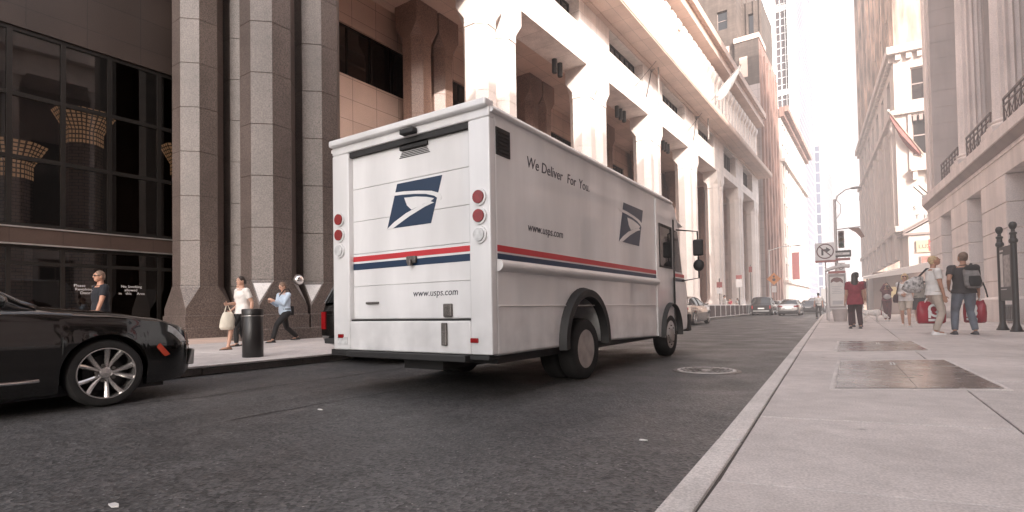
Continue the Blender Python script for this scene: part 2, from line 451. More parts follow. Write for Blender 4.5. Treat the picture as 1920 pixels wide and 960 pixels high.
def krx(y, d=0.0):           # right kerb line drifts a little to the left with distance
    return KR + d - .031 * max(0, min(y, 45) - 1.8)
def slabs(name, x0, x1, y0, ys, skew, z, base, gap=.012, thick=.05, xs=None):
    rnd = random.Random(3)
    mb = MB(); bs = MB()
    for j in range(len(ys) - 1):
        for i in range(len(xs) - 1):
            q = []
            for (x, y, sx, sy) in ((xs[i], ys[j], 1, 1), (xs[i + 1], ys[j], -1, 1), (xs[i + 1], ys[j + 1], -1, -1), (xs[i], ys[j + 1], 1, -1)):
                xx = x + sx * gap / 2
                if callable(x0) and i == 0 and sx > 0: xx = x0(y) + gap / 2
                q.append((xx, y + skew(y) * xx + sy * gap / 2))
            w = rnd.uniform(-.0015, .0015)
            mb.prism(q, 'z', z - thick, z + w)
    e0 = (lambda y: x0(y) - .02) if callable(x0) else (lambda y: xs[0] - .002)
    bs.add([(e0(-5), ys[0] - 1, z - .011), (xs[-1] + .2, ys[0] - 1, z - .011), (xs[-1] + .2, ys[-1] + 2, z - .011), (e0(ys[-1]), ys[-1] + 2, z - .011), (e0(45), 45, z - .011), (e0(1.8), 1.8, z - .011)], [(0, 1, 2, 3, 4, 5)])
    tag(bs.build(base, MT['joint']), kind='structure')
    return tag(mb.build(name, MT['concrete'], bevel=.004, seg=1), kind='structure')
ys = [-2.6, -1.1, .62, 2.36, 3.80, 6.05, 8.45, 9.4, 11.9, 13.4, 15.2] + [17 + 1.6 * i for i in range(20)] + [52, 60, 70, 85, 105, 130]
sk = lambda y: .20 if y < 9 else (.34 if y < 13 else .12)
slabs('pavement', lambda y: krx(y + sk(y) * -.47, .125), 5.3, 0, ys, sk, ZR, 'pavement_bed', xs=[-.47, .745, 2.05, 3.35, 4.7, 7.6])
ysl = [-9 + 1.5 * i for i in range(60)] + [85, 95, 110, 130]
slabs('pavement_far_side', -8.55, -22, 0, ysl, lambda y: 0.0, ZL, 'pavement_far_side_bed', xs=[-15.2, -13.55, -11.9, -10.2, -8.54][::1])
mb = MB(); mb.box(-30, -15.1, -12, 110, .0, ZL - .004); tag(mb.build('arcade_floor', MT['granite_soffit']), kind='structure')
# kerbs, one stone after another
mb = MB(); y = -3.2
while y < 120:
    l = 1.55 if y < 45 else 6; a, b = y + .004, y + l - .004
    q = [(krx(a), a), (krx(a, .118), a), (krx(b, .118), b), (krx(b), b)]
    mb.prism(q, 'z', -.02, ZR + .002)
    y += l
tag(mb.build('kerb', MT['curb'], bevel=.012), kind='structure')
mb = MB(); y = -10
while y < 120:
    l = 1.8 if y < 50 else 6
    mb.box(KL, KL + .17, y + .004, y + l - .004, -.02, ZL + .002); y += l
tag(mb.build('kerb_far_side', MT['curb'], bevel=.02), kind='structure')

# tar seams across the carriageway
mb = MB(); rnd = random.Random(5)
def seam(p, q, w=.022, n=40, wob=.035):
    p, q = V((*p, .004)), V((*q, .004)); d = (q - p).normalized(); s_ = V((-d.y, d.x, 0)); a = []; b = []; o = 0
    for i in range(n + 1):
        o = o * .8 + rnd.uniform(-wob, wob); c = p.lerp(q, i / n) + s_ * o; ww = w * rnd.uniform(.5, 1.2)
        a.append(c + s_ * ww / 2); b.append(c - s_ * ww / 2)
    mb.loft([a, b], closed=False, cap=False)
seam((-4.6, 2.6), (-4.2, 14), .02, 60, .02); seam((-6.2, 3.2), (-6.4, 25), .025, 70); seam((-7.0, .8), (-6.2, 3.2), .02, 30, .02)
tag(mb.build('road_seam', MT['seam']), kind='structure')
# ---------------------------------------------------------------- granite arcade building (local: x out to the street, y along it)
LB = empty('arcade_building', (-14.7, 7, 0), R(-2), 'brown and pale granite office block with octagonal pillar arcade and jutting cornice', 'building')
PC = [3.78, 14.7, 25.6, 36.5, 47.4, 58.3, 69.2, 80.1]
def octo(a, z, cx=0, cy=0, ch=None):
    """octagon ring; a = half width, ch = how far the corner is cut (None: regular)"""
    c = a * (2 - math.sqrt(2)) if ch is None else ch
    t = a - c
    return [V((cx + x, cy + y, z)) for x, y in ((a, -t), (a, t), (t, a), (-t, a), (-a, t), (-a, -t), (-t, -a), (t, -a))]
def sq8(a, z):
    return [V((x, y, z)) for x, y in ((a, -a), (a, a), (a, a), (-a, a), (-a, a), (-a, -a), (-a, -a), (a, -a))]
def shaft_mesh(z0, z1, a=.74, step=1.563):
    mb = MB(); rings = []; z = z0
    while z < z1 - .05:
        e = min(z + step, z1)
        rings += [octo(a - .014, z), octo(a, z + .014), octo(a, e - .012), octo(a - .014, e)]
        z = e
    mb.loft(rings); return mb
def plinth_mesh():
    mb = MB()
    mb.loft([octo(.742, 1.965), octo(.755, 1.92), octo(.80, 1.17, ch=.004), octo(.80, .92, ch=.004)], cap=False)
    for a, z0, z1 in ((.835, .50, .93), (.862, .1, .503)):
        mb.loft([octo(a, z0, ch=.004), octo(a, z1 - .03, ch=.004), octo(a - .03, z1, ch=.004)])
    return mb
def capital_mesh(z0, top):
    mb = MB()
    mb.loft([octo(.74, z0 - .02), octo(.77, z0), octo(.77, z0 + .17), octo(.755, z0 + .18), octo(.755, z0 + .20), octo(.77, z0 + .21), octo(.77, z0 + .42), octo(.80, z0 + 1.06, ch=.003), octo(.80, top, ch=.003)])
    return mb
def pier_proto(z_coll, top, g='granite'):
    p = empty('pier', parent=LB)
    for sy in (-.868, .868):
        shaft_mesh(1.965, z_coll).build('shaft', MT[g], p, loc=(-.74, sy, 0))
        plinth_mesh().build('plinth', MT[g], p, loc=(-.74, sy, 0))
        capital_mesh(z_coll, top).build('capital', MT[g], p, loc=(-.74, sy, 0))
    return p
pf = pier_proto(14.5, 16.46); pf.location = (0, PC[0], 0)
def skylit_triangles(p, m):  # pale stone triangles; sky brightness of the tilted faces put into the colour
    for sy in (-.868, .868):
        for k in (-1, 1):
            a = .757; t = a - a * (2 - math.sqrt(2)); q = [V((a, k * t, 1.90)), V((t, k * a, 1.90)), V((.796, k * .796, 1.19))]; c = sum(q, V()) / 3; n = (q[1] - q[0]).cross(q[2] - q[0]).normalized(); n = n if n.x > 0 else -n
            mb = MB(); q0 = [c + (v - c) * .80 + n * .004 for v in q]; q1 = [v + n * .008 for v in q0]; mb.loft([q0, q1]); mb.build('plinth_skylit_face', m, p, loc=(-.74, sy, 0))
skylit_triangles(pf, mat('pale skylit stone', (.46, .43, .42), .3, spk=.15, spk_scale=40))
pf2 = pier_proto(14.5, 16.46, 'granite_sunlit'); pf2.location = (0, PC[1], 0)
pb0 = pier_proto(15.05, 17.3); pb0.location = (-4.5, PC[0], 0)
pb = pier_proto(15.05, 17.3, 'granite_brownish'); pb.location = (-4.5, PC[1] + .3, 0)
for c in PC[1:]:
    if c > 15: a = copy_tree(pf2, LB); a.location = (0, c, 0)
    if 15 < c < 75:
        a = copy_tree(pb, LB); a.location = (-4.5, c + .3, 0)
# back wall of the arcade with lobby glazing and strip windows
BO = -6.5
mids = [(PC[i] + PC[i + 1]) / 2 for i in range(7)]
holes = [(-13.2, 8.0, .32, 3.18), (-13.2, 8.0, 3.72, 9.86)]
strip = []
for i, m_ in enumerate(mids):
    h = (m_ + .6 - (2.9 if i else .6), m_ + .6 + (2.9 if i else 5.2), 12.72, 15.3); holes.append(h); strip.append(h)
    if i: 
        h = (m_ - .6, m_ + 2.6, 5.0, 10.3); holes.append(h); strip.append(h)
        h = (m_ - 3.6, m_ - 2.2, 4.2, 12.0); holes.append(h); strip.append(h)
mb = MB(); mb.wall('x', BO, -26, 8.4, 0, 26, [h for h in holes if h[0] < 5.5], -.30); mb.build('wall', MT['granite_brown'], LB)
mb = MB(); mb.wall('x', BO, 8.4, 82.5, 0, 26, [h for h in holes if h[0] > 5.5], -.30); mb.build('wall', MT['granite_bounce_lit'], LB)
mb = MB(); mb.box(BO - .05, BO + .06, -13.6, 8.3, 3.20, 3.70); mb.build('spandrel', mat('dark granite band', (.045, .030, .025), .3, spk=.2, spk_scale=60, joint=('yz', 1.28, 5, .01, .4)), LB)
mb = MB(); mb.box(BO - .03, BO + .1, -13.6, 8.4, 3.17, 3.21); mb.box(BO - .03, BO + .1, -13.6, 8.4, 3.69, 3.73); mb.build('string_course', MT['steel'], LB)
def curtain(name, y0, y1, z0, z1, vs, hs, x, t=.06, pane='shop_glass', d=.12):
    fr = MB()
    fr.box(x - d / 2, x + d / 2, y0, y1, z0, z0 + t); fr.box(x - d / 2, x + d / 2, y0, y1, z1 - t, z1)
    for v in [y0 + t / 2] + vs + [y1 - t / 2]: fr.box(x - d / 2 - .004, x + d / 2 + .004, v - t / 2, v + t / 2, z0 + t * .5, z1 - t * .5)
    for h in hs: fr.box(x - d / 2 + .004, x + d / 2 - .004, y0 + t, y1 - t, h - t / 2, h + t / 2)
    w = fr.build(name, MT['black_frame'], LB)
    g = MB(); g.add([(x, y0 + t, z0 + t), (x, y1 - t, z0 + t), (x, y1 - t, z1 - t), (x, y0 + t, z1 - t)], [(0, 1, 2, 3)])
    g.build('pane', MT[pane], w, fix=False)
    return w
mul_ = [-.61 + 1.3 * k for k in range(-9, 0)] + [-.61, .65, 2.17, 3.45, 4.75, 6.05]
curtain('window', -13.2, 8.0, 3.72, 9.86, mul_, [5.86, 7.8], BO - .12, .13)
curtain('window', -13.2, 8.0, .32, 3.18, mul_, [2.62], BO - .12, .11)
for (a, b, c, d) in strip:
    curtain('window', a, b, c, d, [a + (b - a) * k / 4 for k in (1, 2, 3)] if b - a > 2 else [], [], BO - .22, .05, 'dark_glass')
# writing on the door glass
for s_, txt in ((-.33, ('Please', 'use', None, 'Revolving', None, 'Doors')), (.98, ('No', 'Smoking', None, 'allowed', None, 'in', 'this', 'Area'))):
    z = 1.93; line = []
    for w_ in list(txt) + [None]:
        if w_: line.append(w_); continue
        x_ = s_ + .35 - .034 * len(' '.join(line))
        for q in line:
            text_mesh(q, .125, 'door_lettering', MT['far_block'], LB, frame((BO - .095, x_, z), (0, 1, 0), (0, 0, 1)), 'LEFT', .001); x_ += .068 * (len(q) + 1)
        z -= .12; line = []
# lobby behind the glass
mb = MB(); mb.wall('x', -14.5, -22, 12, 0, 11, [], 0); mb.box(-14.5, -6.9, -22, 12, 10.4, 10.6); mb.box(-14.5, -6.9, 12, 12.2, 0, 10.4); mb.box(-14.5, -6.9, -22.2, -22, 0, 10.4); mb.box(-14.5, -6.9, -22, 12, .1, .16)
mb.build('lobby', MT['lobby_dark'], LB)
lc = None
for (s_, zc, off) in ((.85, 7.35, -9.6), (-1.15, 5.75, -9.8), (4.6, 7.0, -10), (-4.2, 7.2, -10)):
    p = empty('lobby_column', (off, s_, 0), parent=LB)
    mb = MB(); mb.loft([octo(.52, .16), octo(.52, zc)]); mb.build('shaft', mat('lobby brick column', (.15, .10, .075), .5, joint=('yz', .3, .12, .012, .3)) if lc is None else lc, p)
    lc = p.children[0].data.materials[0]
    mb = MB()
    rings = [octo(.54, zc), octo(.54, zc + .5), octo(.92, zc + 1.25)]
    for a_, b_, n_ in ((0, 1, 3), (1, 2, 6)):
        for k in range(8):
            A0, A1, B0, B1 = rings[a_][k], rings[a_][(k + 1) % 8], rings[b_][k], rings[b_][(k + 1) % 8]
            cols = 4
            for i in range(cols):
                for j in range(n_):
                    def P(u, v): return A0.lerp(A1, u).lerp(B0.lerp(B1, u), v)
                    g = .16
                    u0, u1, v0, v1 = (i + g) / cols, (i + 1 - g) / cols, (j + g) / n_, (j + 1 - g) / n_
                    mb.add([P(u0, v0), P(u1, v0), P(u1, v1), P(u0, v1)], [(0, 1, 2, 3)])
    mb.build('capital_lattice', MT['lobby_light'], p)
    mb = MB(); mb.loft([[v * 1 + V((0, 0, 0)) for v in octo(.53, zc)], octo(.51, zc + .5), octo(.88, zc + 1.25)]); mb.build('capital', MT['lobby_dark'], p)
# front beam, soffits, strip windows, cornices
mb = MB()
fh = []
for i, m_ in enumerate(mids[1:], 1):
    fh.append((m_ - 3.55, m_ + 2.9, 18.68 if i < 5 else 17.5, 20.16))
fh.insert(0, (mids[0] - 3.55, mids[0] + 2.9, 18.68, 20.16))
mb.wall('x', .03, 1.15, 82.3, 16.45, 20.372, fh, -.95)
mb.add([(.03, 1.15, 16.45), (-1.75, 1.15, 16.45), (-1.75, 82.3, 16.45), (.03, 82.3, 16.45)], [(0, 1, 2, 3)])
mb.add([(-1.75, 1.15, 16.45), (-1.75, 82.3, 16.45), (-1.75, 82.3, 17.25), (-1.75, 1.15, 17.25)], [(0, 1, 2, 3)])
mb.add([(.03, 1.15, 16.45), (-6.5, 1.15, 16.45), (-6.5, 1.15, 20.372), (.03, 1.15, 20.372)], [(0, 1, 2, 3)])
mb.add([(.03, 82.3, 0), (-9, 82.3, 0), (-9, 82.3, 31), (.03, 82.3, 31)], [(0, 1, 2, 3)])
mb.build('beam', MT['granite_pale_sunlit'], LB)
mb = MB(); mb.add([(-1.76, 1.16, 17.24), (-6.5, 1.16, 17.24), (-6.5, 82.2, 17.24), (-1.76, 82.2, 17.24)], [(0, 1, 2, 3)]); mb.build('soffit', MT['granite_soffit'], LB)
for a, b, c, d in fh:
    curtain('window', a, b, c, d, [a + (b - a) * k / 7 for k in range(1, 7)], [], -.75, .07, 'dark_glass')
mb = MB(); mb.box(-.5, 1.95, .9, 82.6, 20.376, 20.50); mb.box(-.5, 1.99, .86, 82.64, 20.50, 20.95); mb.box(-.4, .35, .9, 82.3, 20.30, 20.375); mb.build('cornice', MT['granite_soffit'], LB)
# upper storey: flared pilasters under a second cornice
up = []
y = 2.0
while y < 80: up.append((y + .50, y + 1.2, 22.0, 26.6)); y += 1.7
mb = MB(); mb.wall('x', -.10, 1.0, 82.3, 20.9, 32, up, -.45); mb.build('upper_wall', MT['granite_pale_sunlit'], LB)
gl = MB(); gl.add([(-.5, 1, 21.5), (-.5, 82, 21.5), (-.5, 82, 27), (-.5, 1, 27)], [(0, 1, 2, 3)]); gl.build('upper_glazing', MT['dark_glass'], LB, fix=False)
pm = MB()
pm.loft([[V(p) for p in ((-.15, -.34, z), (d, -.34 + c, z), (d, .34 - c, z), (-.15, .34, z))] for z, d, c in ((21, .12, .06), (26.3, .12, .06))])
pm.loft([[V(p) for p in ((-.15, -w, z), (d, -w + c, z), (d, w - c, z), (-.15, w, z))] for z, d, w, c in ((26.3, .13, .36, .05), (26.95, .42, .66, .16), (27.45, .44, .68, .1))])
pil = pm.build('pilaster', MT['granite_pale_sunlit'], LB); pil.location = (0, 2.0, 0)
for k in range(1, 47):
    c = pil.copy(); col.objects.link(c); c.location = (0, 2.0 + 1.7 * k, 0)
mb = MB(); mb.box(-.3, .9, .9, 82.5, 28.9, 29.5); mb.box(-.3, 1.35, .9, 82.6, 29.5, 30.3); mb.box(-.3, 1.05, .9, 82.5, 28.3, 28.6)
mb.build('upper_cornice', MT['granite_soffit'], LB)
ah = []
y = 3.0
while y < 50: ah.append((y, y + 1.5, 33, 37)); y += 3.4
mb = MB(); mb.wall('x', -1.0, .5, 52.6, 30.2, 42, ah, -.4); mb.add([(-1, 52.6, 30), (-12, 52.6, 30), (-12, 52.6, 42), (-1, 52.6, 42)], [(0, 1, 2, 3)]); mb.build('attic', MT['granite_pale_sunlit'], LB)
mb = MB(); mb.add([(-1.35, 1, 32), (-1.35, 52, 32), (-1.35, 52, 38), (-1.35, 1, 38)], [(0, 1, 2, 3)]); mb.build('attic_glazing', MT['dark_glass'], LB, fix=False)

LBM = Matrix.Translation((-14.7, 7, 0)) @ Matrix.Rotation(R(-2), 4, 'Z')
def lb(x, y, z): return LBM @ V((x, y, z))
# hanging downlights in the bays
for i, (s_, n_) in enumerate(((12.7, 1), (22.15, 2), (31.7, 3), (42.3, 3))):
    t = empty('downlight', lb(-1.3, s_, 16.2 if n_ > 1 else 16.4), R(-2), scale=1.1, label= ['single black cylinder downlight under the nearest soffit beside the white pier', 'pair of black cylinder downlights in the bay above the van roof', 'cluster of black cylinder downlights in the bay right of the pair', 'dark downlight cluster in the bay beneath the first flagpole'][i], cat='light fixture')
    mb = MB(); mb.box(-.1, .1, -.1, .35 * n_ + .1, .62, .70); mb.build('mounting_plate', MT['black_paint'], t)
    for k in range(n_):
        mb = MB(); mb.lathe([(.13, -.55), (.15, -.5), (.15, .35), (.05, .38), (.05, .62)], 14, (0, .62 * k, 0)); mb.build('lamp_tube', MT['black_paint'], t, smooth=40)
# flagpoles
def flagpole(base, tip, lab, flag=None):
    b, e = lb(*base), lb(*tip)
    t = empty('flagpole', b, 0, lab, 'flagpole', 'flagpoles on the arcade cornice')
    d = e - b
    mb = MB(); mb.tube([(0, 0, 0), d], [.12, .07], 8); mb.build('pole', MT['pole_grey'], t, smooth=50)
    mb = MB(); mb.sphere(d * 1.01, .13); mb.build('finial', MT['brick_street'], t, smooth=60)
    mb = MB(); k = d * .55
    mb.tube([k, lb(base[0] - .05, base[1] + 5.5, base[2] + 1.2) - b], .018, 5); mb.tube([k, lb(base[0] - .05, base[1] - 3.5, base[2] - 2.4) - b], .018, 5); mb.tube([(0, 0, 0), lb(base[0] + .1, base[1] - 1.5, base[2] - 2.6) - b], .03, 5)
    mb.build('guy_wire', MT['black_paint'], t)
    mb = MB(); mb.tube([d * .25, d * .25 + V((0, 0, -3.6))], .06, 6); mb.build('stay_pipe', MT['pole_grey'], t)
    return b, d
flagpole((.1, 35.6, 20.2), (2.4, 35.7, 22.9), 'bare white flagpole with guy wires over the third bay')
b, d = flagpole((.1, 48.5, 20.0), (3.0, 55.6, 27.3), 'white flagpole flying a limp white flag over the fourth bay')
mb = MB(); rings = []
for k in range(13):
    f = k / 12; c = b + d * (.42 + .58 * f); w = (.15 + 1.25 * math.sin(math.pi * (f ** .8))) ; s_ = .10 * math.sin(5 * f)
    rings.append([c + V((.05, 0, .05)), c + V((s_, .25, -w * .5)), c + V((-s_, .1, -w)), c + V((s_ + .12, -.15, -w * .55))])
mb.loft(rings); tag(mb.build('flag', mat('white flag cloth', (.72, .74, .73), .8, var=.12, scale=1.2), None, smooth=60), 'pale limp flag hanging from the farther white flagpole', 'flag')
# ---------------------------------------------------------------- temple-fronted building (local: x away from the street, y along it)
TB = empty('temple_building', (4.15, 24.5, 0), R(3.5), 'limestone bank with rusticated ground floor piers and giant fluted columns', 'building')
TBM = Matrix.Translation((4.15, 24.5, 0)) @ Matrix.Rotation(R(3.5), 4, 'Z')
def tb(x, y, z): return TBM @ V((x, y, z))
S0, S1 = -50.0, 11.15
piers = []
c = 9.58
k = 0
while c > S0: 
    piers.append(c); c -= 4.86 if k == 0 else 4.78; k += 1
mb = MB(); z = .2; rings = []
def rect(x0, x1, y0, y1, z): return [V((x0, y0, z)), V((x1, y0, z)), V((x1, y1, z)), V((x0, y1, z))]
rings += [rect(-.10, .5, -1.45, 1.45, .1), rect(-.10, .5, -1.45, 1.45, 1.0), rect(-.02, .5, -1.40, 1.40, 1.05)]
z = 1.05
for e in (1.62, 2.455, 3.29, 4.125, 5.06):
    rings += [rect(-.0, .5, -1.38, 1.38, z + .02), rect(-.0, .5, -1.38, 1.38, e - .02), rect(.045, .5, -1.335, 1.335, e - .018), rect(.045, .5, -1.335, 1.335, e + .018)]
    z = e
rings = rings[:-2]
mb.loft(rings); p0 = mb.build('pier', MT['temple'], TB, loc=(0, piers[0], 0), bevel=.012, seg=1)
for c in piers[1:]:
    q = p0.copy(); col.objects.link(q); q.location = (0, c, 0)
mb = MB()
hol = [(piers[i + 1] + 1.46, piers[i] - 1.46, .75, 4.6) for i in range(len(piers) - 1)]
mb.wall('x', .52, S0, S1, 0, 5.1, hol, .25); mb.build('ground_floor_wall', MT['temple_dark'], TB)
for i, (a, b, c, d) in enumerate(hol):
    fr = MB(); t = .1
    fr.box(.62, .72, a, a + t, c, d); fr.box(.62, .72, b - t, b, c, d); fr.box(.624, .716, a + t, b - t, d - t, d); fr.box(.624, .716, a + t, b - t, c, c + t); fr.box(.628, .712, (a + b) / 2 - .04, (a + b) / 2 + .04, c + t, d - t); fr.box(.632, .708, a + t, b - t, 3.4, 3.48)
    w = fr.build('window', MT['temple_dark'], TB)
    g = MB(); g.add([(.68, a, c), (.68, b, c), (.68, b, d), (.68, a, d)], [(0, 1, 2, 3)]); g.build('pane', MT['dark_glass'], w, fix=False)
# entablature over the ground floor
prof = [(0.0, 5.06), (0.0, 5.66), (-.035, 5.68), (-.035, 5.76), (-.05, 5.80), (-.23, 6.06), (-.26, 6.08), (-.26, 6.44), (.1, 6.62), (3.0, 6.63), (3.0, 5.06)]
mb = MB(); mb.prism(prof, 'y', S0, S1); mb.build('cornice', MT['temple'], TB)
mb = MB(); mb.prism([(-.231, 6.055), (-.051, 5.795), (-.056, 5.79), (-.236, 6.05)], 'y', S0, S1 + .01); mb.build('cornice_cove_shade', MT['temple_dark'], TB)  # dark sheet laid over the cove, painting the shade below the fascia
# upper order
def column_mesh(r0, r1, z0, z1, flutes=16):
    mb = MB(); rings = []
    n = flutes * 6
    for i in range(9):
        f = i / 8; r = r0 + (r1 - r0) * (f ** 1.5); z = z0 + (z1 - z0) * f; ring = []
        for j in range(n):
            ph = (j % 6) / 6
            d = .0 if ph < .12 or ph > .9 else .085 * math.sin(math.pi * (ph - .10) / .8)
            a = 2 * math.pi * j / n
            ring.append(V(((r - d) * math.cos(a), (r - d) * math.sin(a), z)))
        rings.append(ring)
    mb.loft(rings); return mb
cp = empty('column', (.58, piers[1], 0), parent=TB)
column_mesh(.50, .43, 7.12, 17).build('shaft', MT['temple'], cp, smooth=35)
mb = MB(); mb.lathe([(.62, 6.84), (.66, 6.88), (.66, 6.93), (.60, 6.97), (.565, 7.0), (.565, 7.02), (.60, 7.05), (.60, 7.09), (.54, 7.12), (.50, 7.16)], 32); mb.box(-.68, .68, -.68, .68, 6.60, 6.84)
mb.build('base', MT['temple'], cp, smooth=40)
mb = MB(); mb.lathe([(.44, 16.9), (.47, 17.0), (.45, 17.1), (.62, 17.5)], 24); mb.box(-.68, .68, -.68, .68, 17.5, 17.75); mb.build('capital', MT['temple'], cp, smooth=40)
for c in piers[2:10]:
    q = copy_tree(cp, TB); q.location = (.58, c, 0)
mb = MB(); rings = []; z = 6.6
while z < 17.7:
    e = min(z + .82, 17.72)
    rings += [rect(.02, 2.9, 9.40, 11.08, z + .012), rect(.02, 2.9, 9.40, 11.08, e - .012), rect(.034, 2.9, 9.414, 11.066, e - .01), rect(.034, 2.9, 9.414, 11.066, e + .01)]; z = e
mb.loft(rings[:-2]); mb.build('corner_pier', mat('temple ashlar', (.50, .43, .41), .75, var=.1, scale=.7, stain=.12), TB)
mb = MB(); mb.box(-.04, .30, 10.1, 10.95, 6.6, 17.7); mb.build('pilaster', MT['temple'], TB)
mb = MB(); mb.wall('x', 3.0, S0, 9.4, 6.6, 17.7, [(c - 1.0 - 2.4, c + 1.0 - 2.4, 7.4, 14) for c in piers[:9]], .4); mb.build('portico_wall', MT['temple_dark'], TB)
mb = MB(); mb.add([(3.3, S0, 7), (3.3, 9, 7), (3.3, 9, 15), (3.3, S0, 15)], [(0, 1, 2, 3)]); mb.build('portico_glazing', MT['dark_glass'], TB, fix=False)
mb = MB(); mb.box(-.02, 3.2, S0, 11.1, 17.76, 19.2); mb.box(-.7, 3.2, S0, 11.5, 19.2, 20.2); mb.build('entablature', MT['temple'], TB)
hl = [(-46 + 3.2 * i, -44.6 + 3.2 * i, 22.5 + 3.6 * j, 24.7 + 3.6 * j) for i in range(17) for j in range(1)]
mb = MB(); mb.wall('x', .9, S0, 10.9, 20.2, 27.4, hl, .35); mb.box(1.3, 6.4, S0, 10.9, 20.1, 27.41); mb.box(3.8, 6.4, S0, 10.9, 0, 20.1); mb.box(1.5, 6.3, -75, -37, 27.3, 42); mb.build('unseen_shade_mass', MT['temple'], TB)  # added mass out of view, height and depth set to shade the street
mb = MB(); mb.add([(1.22, S0, 21), (1.22, 10.8, 21), (1.22, 10.8, 26), (1.22, S0, 26)], [(0, 1, 2, 3)]); mb.build('upper_glazing', MT['dark_glass'], TB, fix=False)
# railings between the columns
rm = MB()
L_ = 3.35
rm.box(-.03, .03, -L_ / 2, L_ / 2, 7.62, 7.69); rm.box(-.025, .025, -L_ / 2, L_ / 2, 7.42, 7.46); rm.box(-.025, .025, -L_ / 2, L_ / 2, 6.72, 6.77)
for k in range(7):
    y = -L_ / 2 + .03 + (L_ - .06) * k / 6
    rm.box(-.022, .022, y - .022, y + .022, 6.60, 7.63)
    if k < 6:
        w = (L_ - .06) / 6
        rm.tube([(0, y, 6.76), (0, y + w, 7.43)], .014, 5); rm.tube([(0, y, 7.43), (0, y + w, 6.76)], .014, 5)
r0 = rm.build('railing', mat('bronze railing', (.10, .062, .055), .5, .4), TB, loc=(.20, (piers[0] + piers[1]) / 2 - .05, 0))
for i in range(1, 8):
    q = r0.copy(); col.objects.link(q); q.location = (.20, (piers[i] + piers[i + 1]) / 2, 0)
mb = MB()
for k, (a, b) in enumerate(((-1.25, .40), (-.85, .56), (-.45, .73))): mb.box(a, .3, 5.55 - .0, 8.45, .15 + .001 * k, b)
mb.build('steps', MT['temple'], TB, bevel=.015)
mb = MB(); mb.box(-.55, -.105, 2.0, 3.45, .15, .80); mb.build('pedestal', MT['temple'], TB, bevel=.02)
mb = MB()
for k in range(9): mb.box(-.135, -.115, -2.6 + .16 * k, -2.52 + .16 * k, .34, .78)
mb.box(-.13, -.104, -2.7, -1.2, .30, .36); mb.box(-.13, -.104, -2.7, -1.2, .76, .82); mb.build('basement_grille', MT['black_paint'], TB)

# floodlights at the far end of the ledge
t = empty('floodlight', tb(-.05, 11.2, 6.45), R(3.5), 'pair of thin rods with a lamp on the far end of the temple ledge', 'light fixture')
mb = MB(); mb.tube([(0, 0, .05), (-.5, .2, .75)], .035, 6); mb.tube([(.1, -.5, .05), (-.35, -.3, .7)], .035, 6); mb.build('rod', MT['iron'], t)
mb = MB(); mb.box(-.2, .2, -.3, 0, .03, .2); mb.build('lamp_head', MT['white_metal'], t, bevel=.03)

# ---------------------------------------------------------------- tan brick building past the side street
BB = empty('brick_building', tuple(tb(0, 21.6, 0)), R(3.5), 'tall tan brick corner building with stone base and dentilled cornices', 'building')
H1, H2, LEN = 14.1, 18.6, 29.0
def top_at(y): return 52.0
TOP = 52.0
hb = []
for i in range(7):
    y = 2.0 + 3.75 * i
    for (c, d) in ((7.0, 10.2), (10.9, 13.2), (15.0, 17.4)) : hb.append((y, y + 1.7, c, d))
    for j in range(7):
        if 22.8 + 3.9 * j < top_at(y): hb.append((y + .1, y + 1.6, 20.0 + 3.9 * j, 22.4 + 3.9 * j))
lowh = [h for h in hb if h[3] < 19]; upph = [h for h in hb if h[2] > 19]
mb = MB(); mb.wall('x', 0, 0, LEN, 3.9, H2, lowh, .4); mb.build('stone_wall', MT['cream'], BB)
for a, b in ((0, 9.4), (9.4, 20.7), (20.7, LEN)):
    tp = top_at(a); mb = MB(); mb.wall('x', .06, a, b, H2, tp, [h for h in upph if a < h[0] < b], .4); mb.add([(.06, a, H2), (6, a, H2), (6, a, tp), (.06, a, tp)], [(0, 1, 2, 3)]); mb.add([(.06, a, tp), (24, a, tp), (24, b, tp), (.06, b, tp)], [(0, 1, 2, 3)])
    mb.build('brick_wall', MT['brick_street'], BB)
sideh = [(.95, 2.35, 11.2, 13.95), (.95, 2.35, 15.05, 17.35), (1.1, 2.3, 18.95, 21.4), (1.1, 2.3, 23.2, 25.4)] + [(x, x + 1.4, z, z + 2.4) for x in (4.6, 8.2, 11.8) for z in (7, 11.2, 15.05, 19)]
mb = MB(); mb.wall('y', 0, 0, 24, 0, H2, [h for h in sideh if h[3] < 18.6], .3); mb.build('stone_wall', MT['cream'], BB)
mb = MB(); mb.wall('y', .05, .05, 24, H2, TOP, [h for h in sideh if h[2] > 18.6], .3); mb.build('brick_wall', MT['brick'], BB)
mb = MB(); mb.add([(0, LEN, 0), (24, LEN, 0), (24, LEN, 52), (0, LEN, 52)], [(0, 1, 2, 3)]); mb.build('end_wall', MT['brick_street'], BB)
def window(parent, M, w, h, m='temple_dark', pane='dark_glass'):
    t = .09
    fr = MB(); fr.M = M
    fr.box(0, t, -.05, .03, 0, h); fr.box(w - t, w, -.05, .03, 0, h); fr.box(t, w - t, -.045, .03, 0, t); fr.box(t, w - t, -.045, .03, h - t, h); fr.box(t, w - t, -.06, .02, h * .5 - .04, h * .5 + .04)
    o = fr.build('window', MT[m], parent)
    g = MB(); g.M = M; g.add([(t * .5, 0, t * .5), (w - t * .5, 0, t * .5), (w - t * .5, 0, h - t * .5), (t * .5, 0, h - t * .5)], [(0, 1, 2, 3)]); g.build('pane', MT[pane], o, fix=False)
    return o
RZ90 = Matrix.Rotation(R(90), 4, 'Z')
for (a, b, c, d) in hb[:]:
    x_ = .30 if d < 19 else .36
    window(BB, Matrix.Translation((x_, b, c)) @ Matrix.Rotation(R(-90), 4, 'Z'), b - a, d - c)
for (a, b, c, d) in sideh: window(BB, Matrix.Translation((a, .22 if d < 18.6 else .27, c)), b - a, d - c)
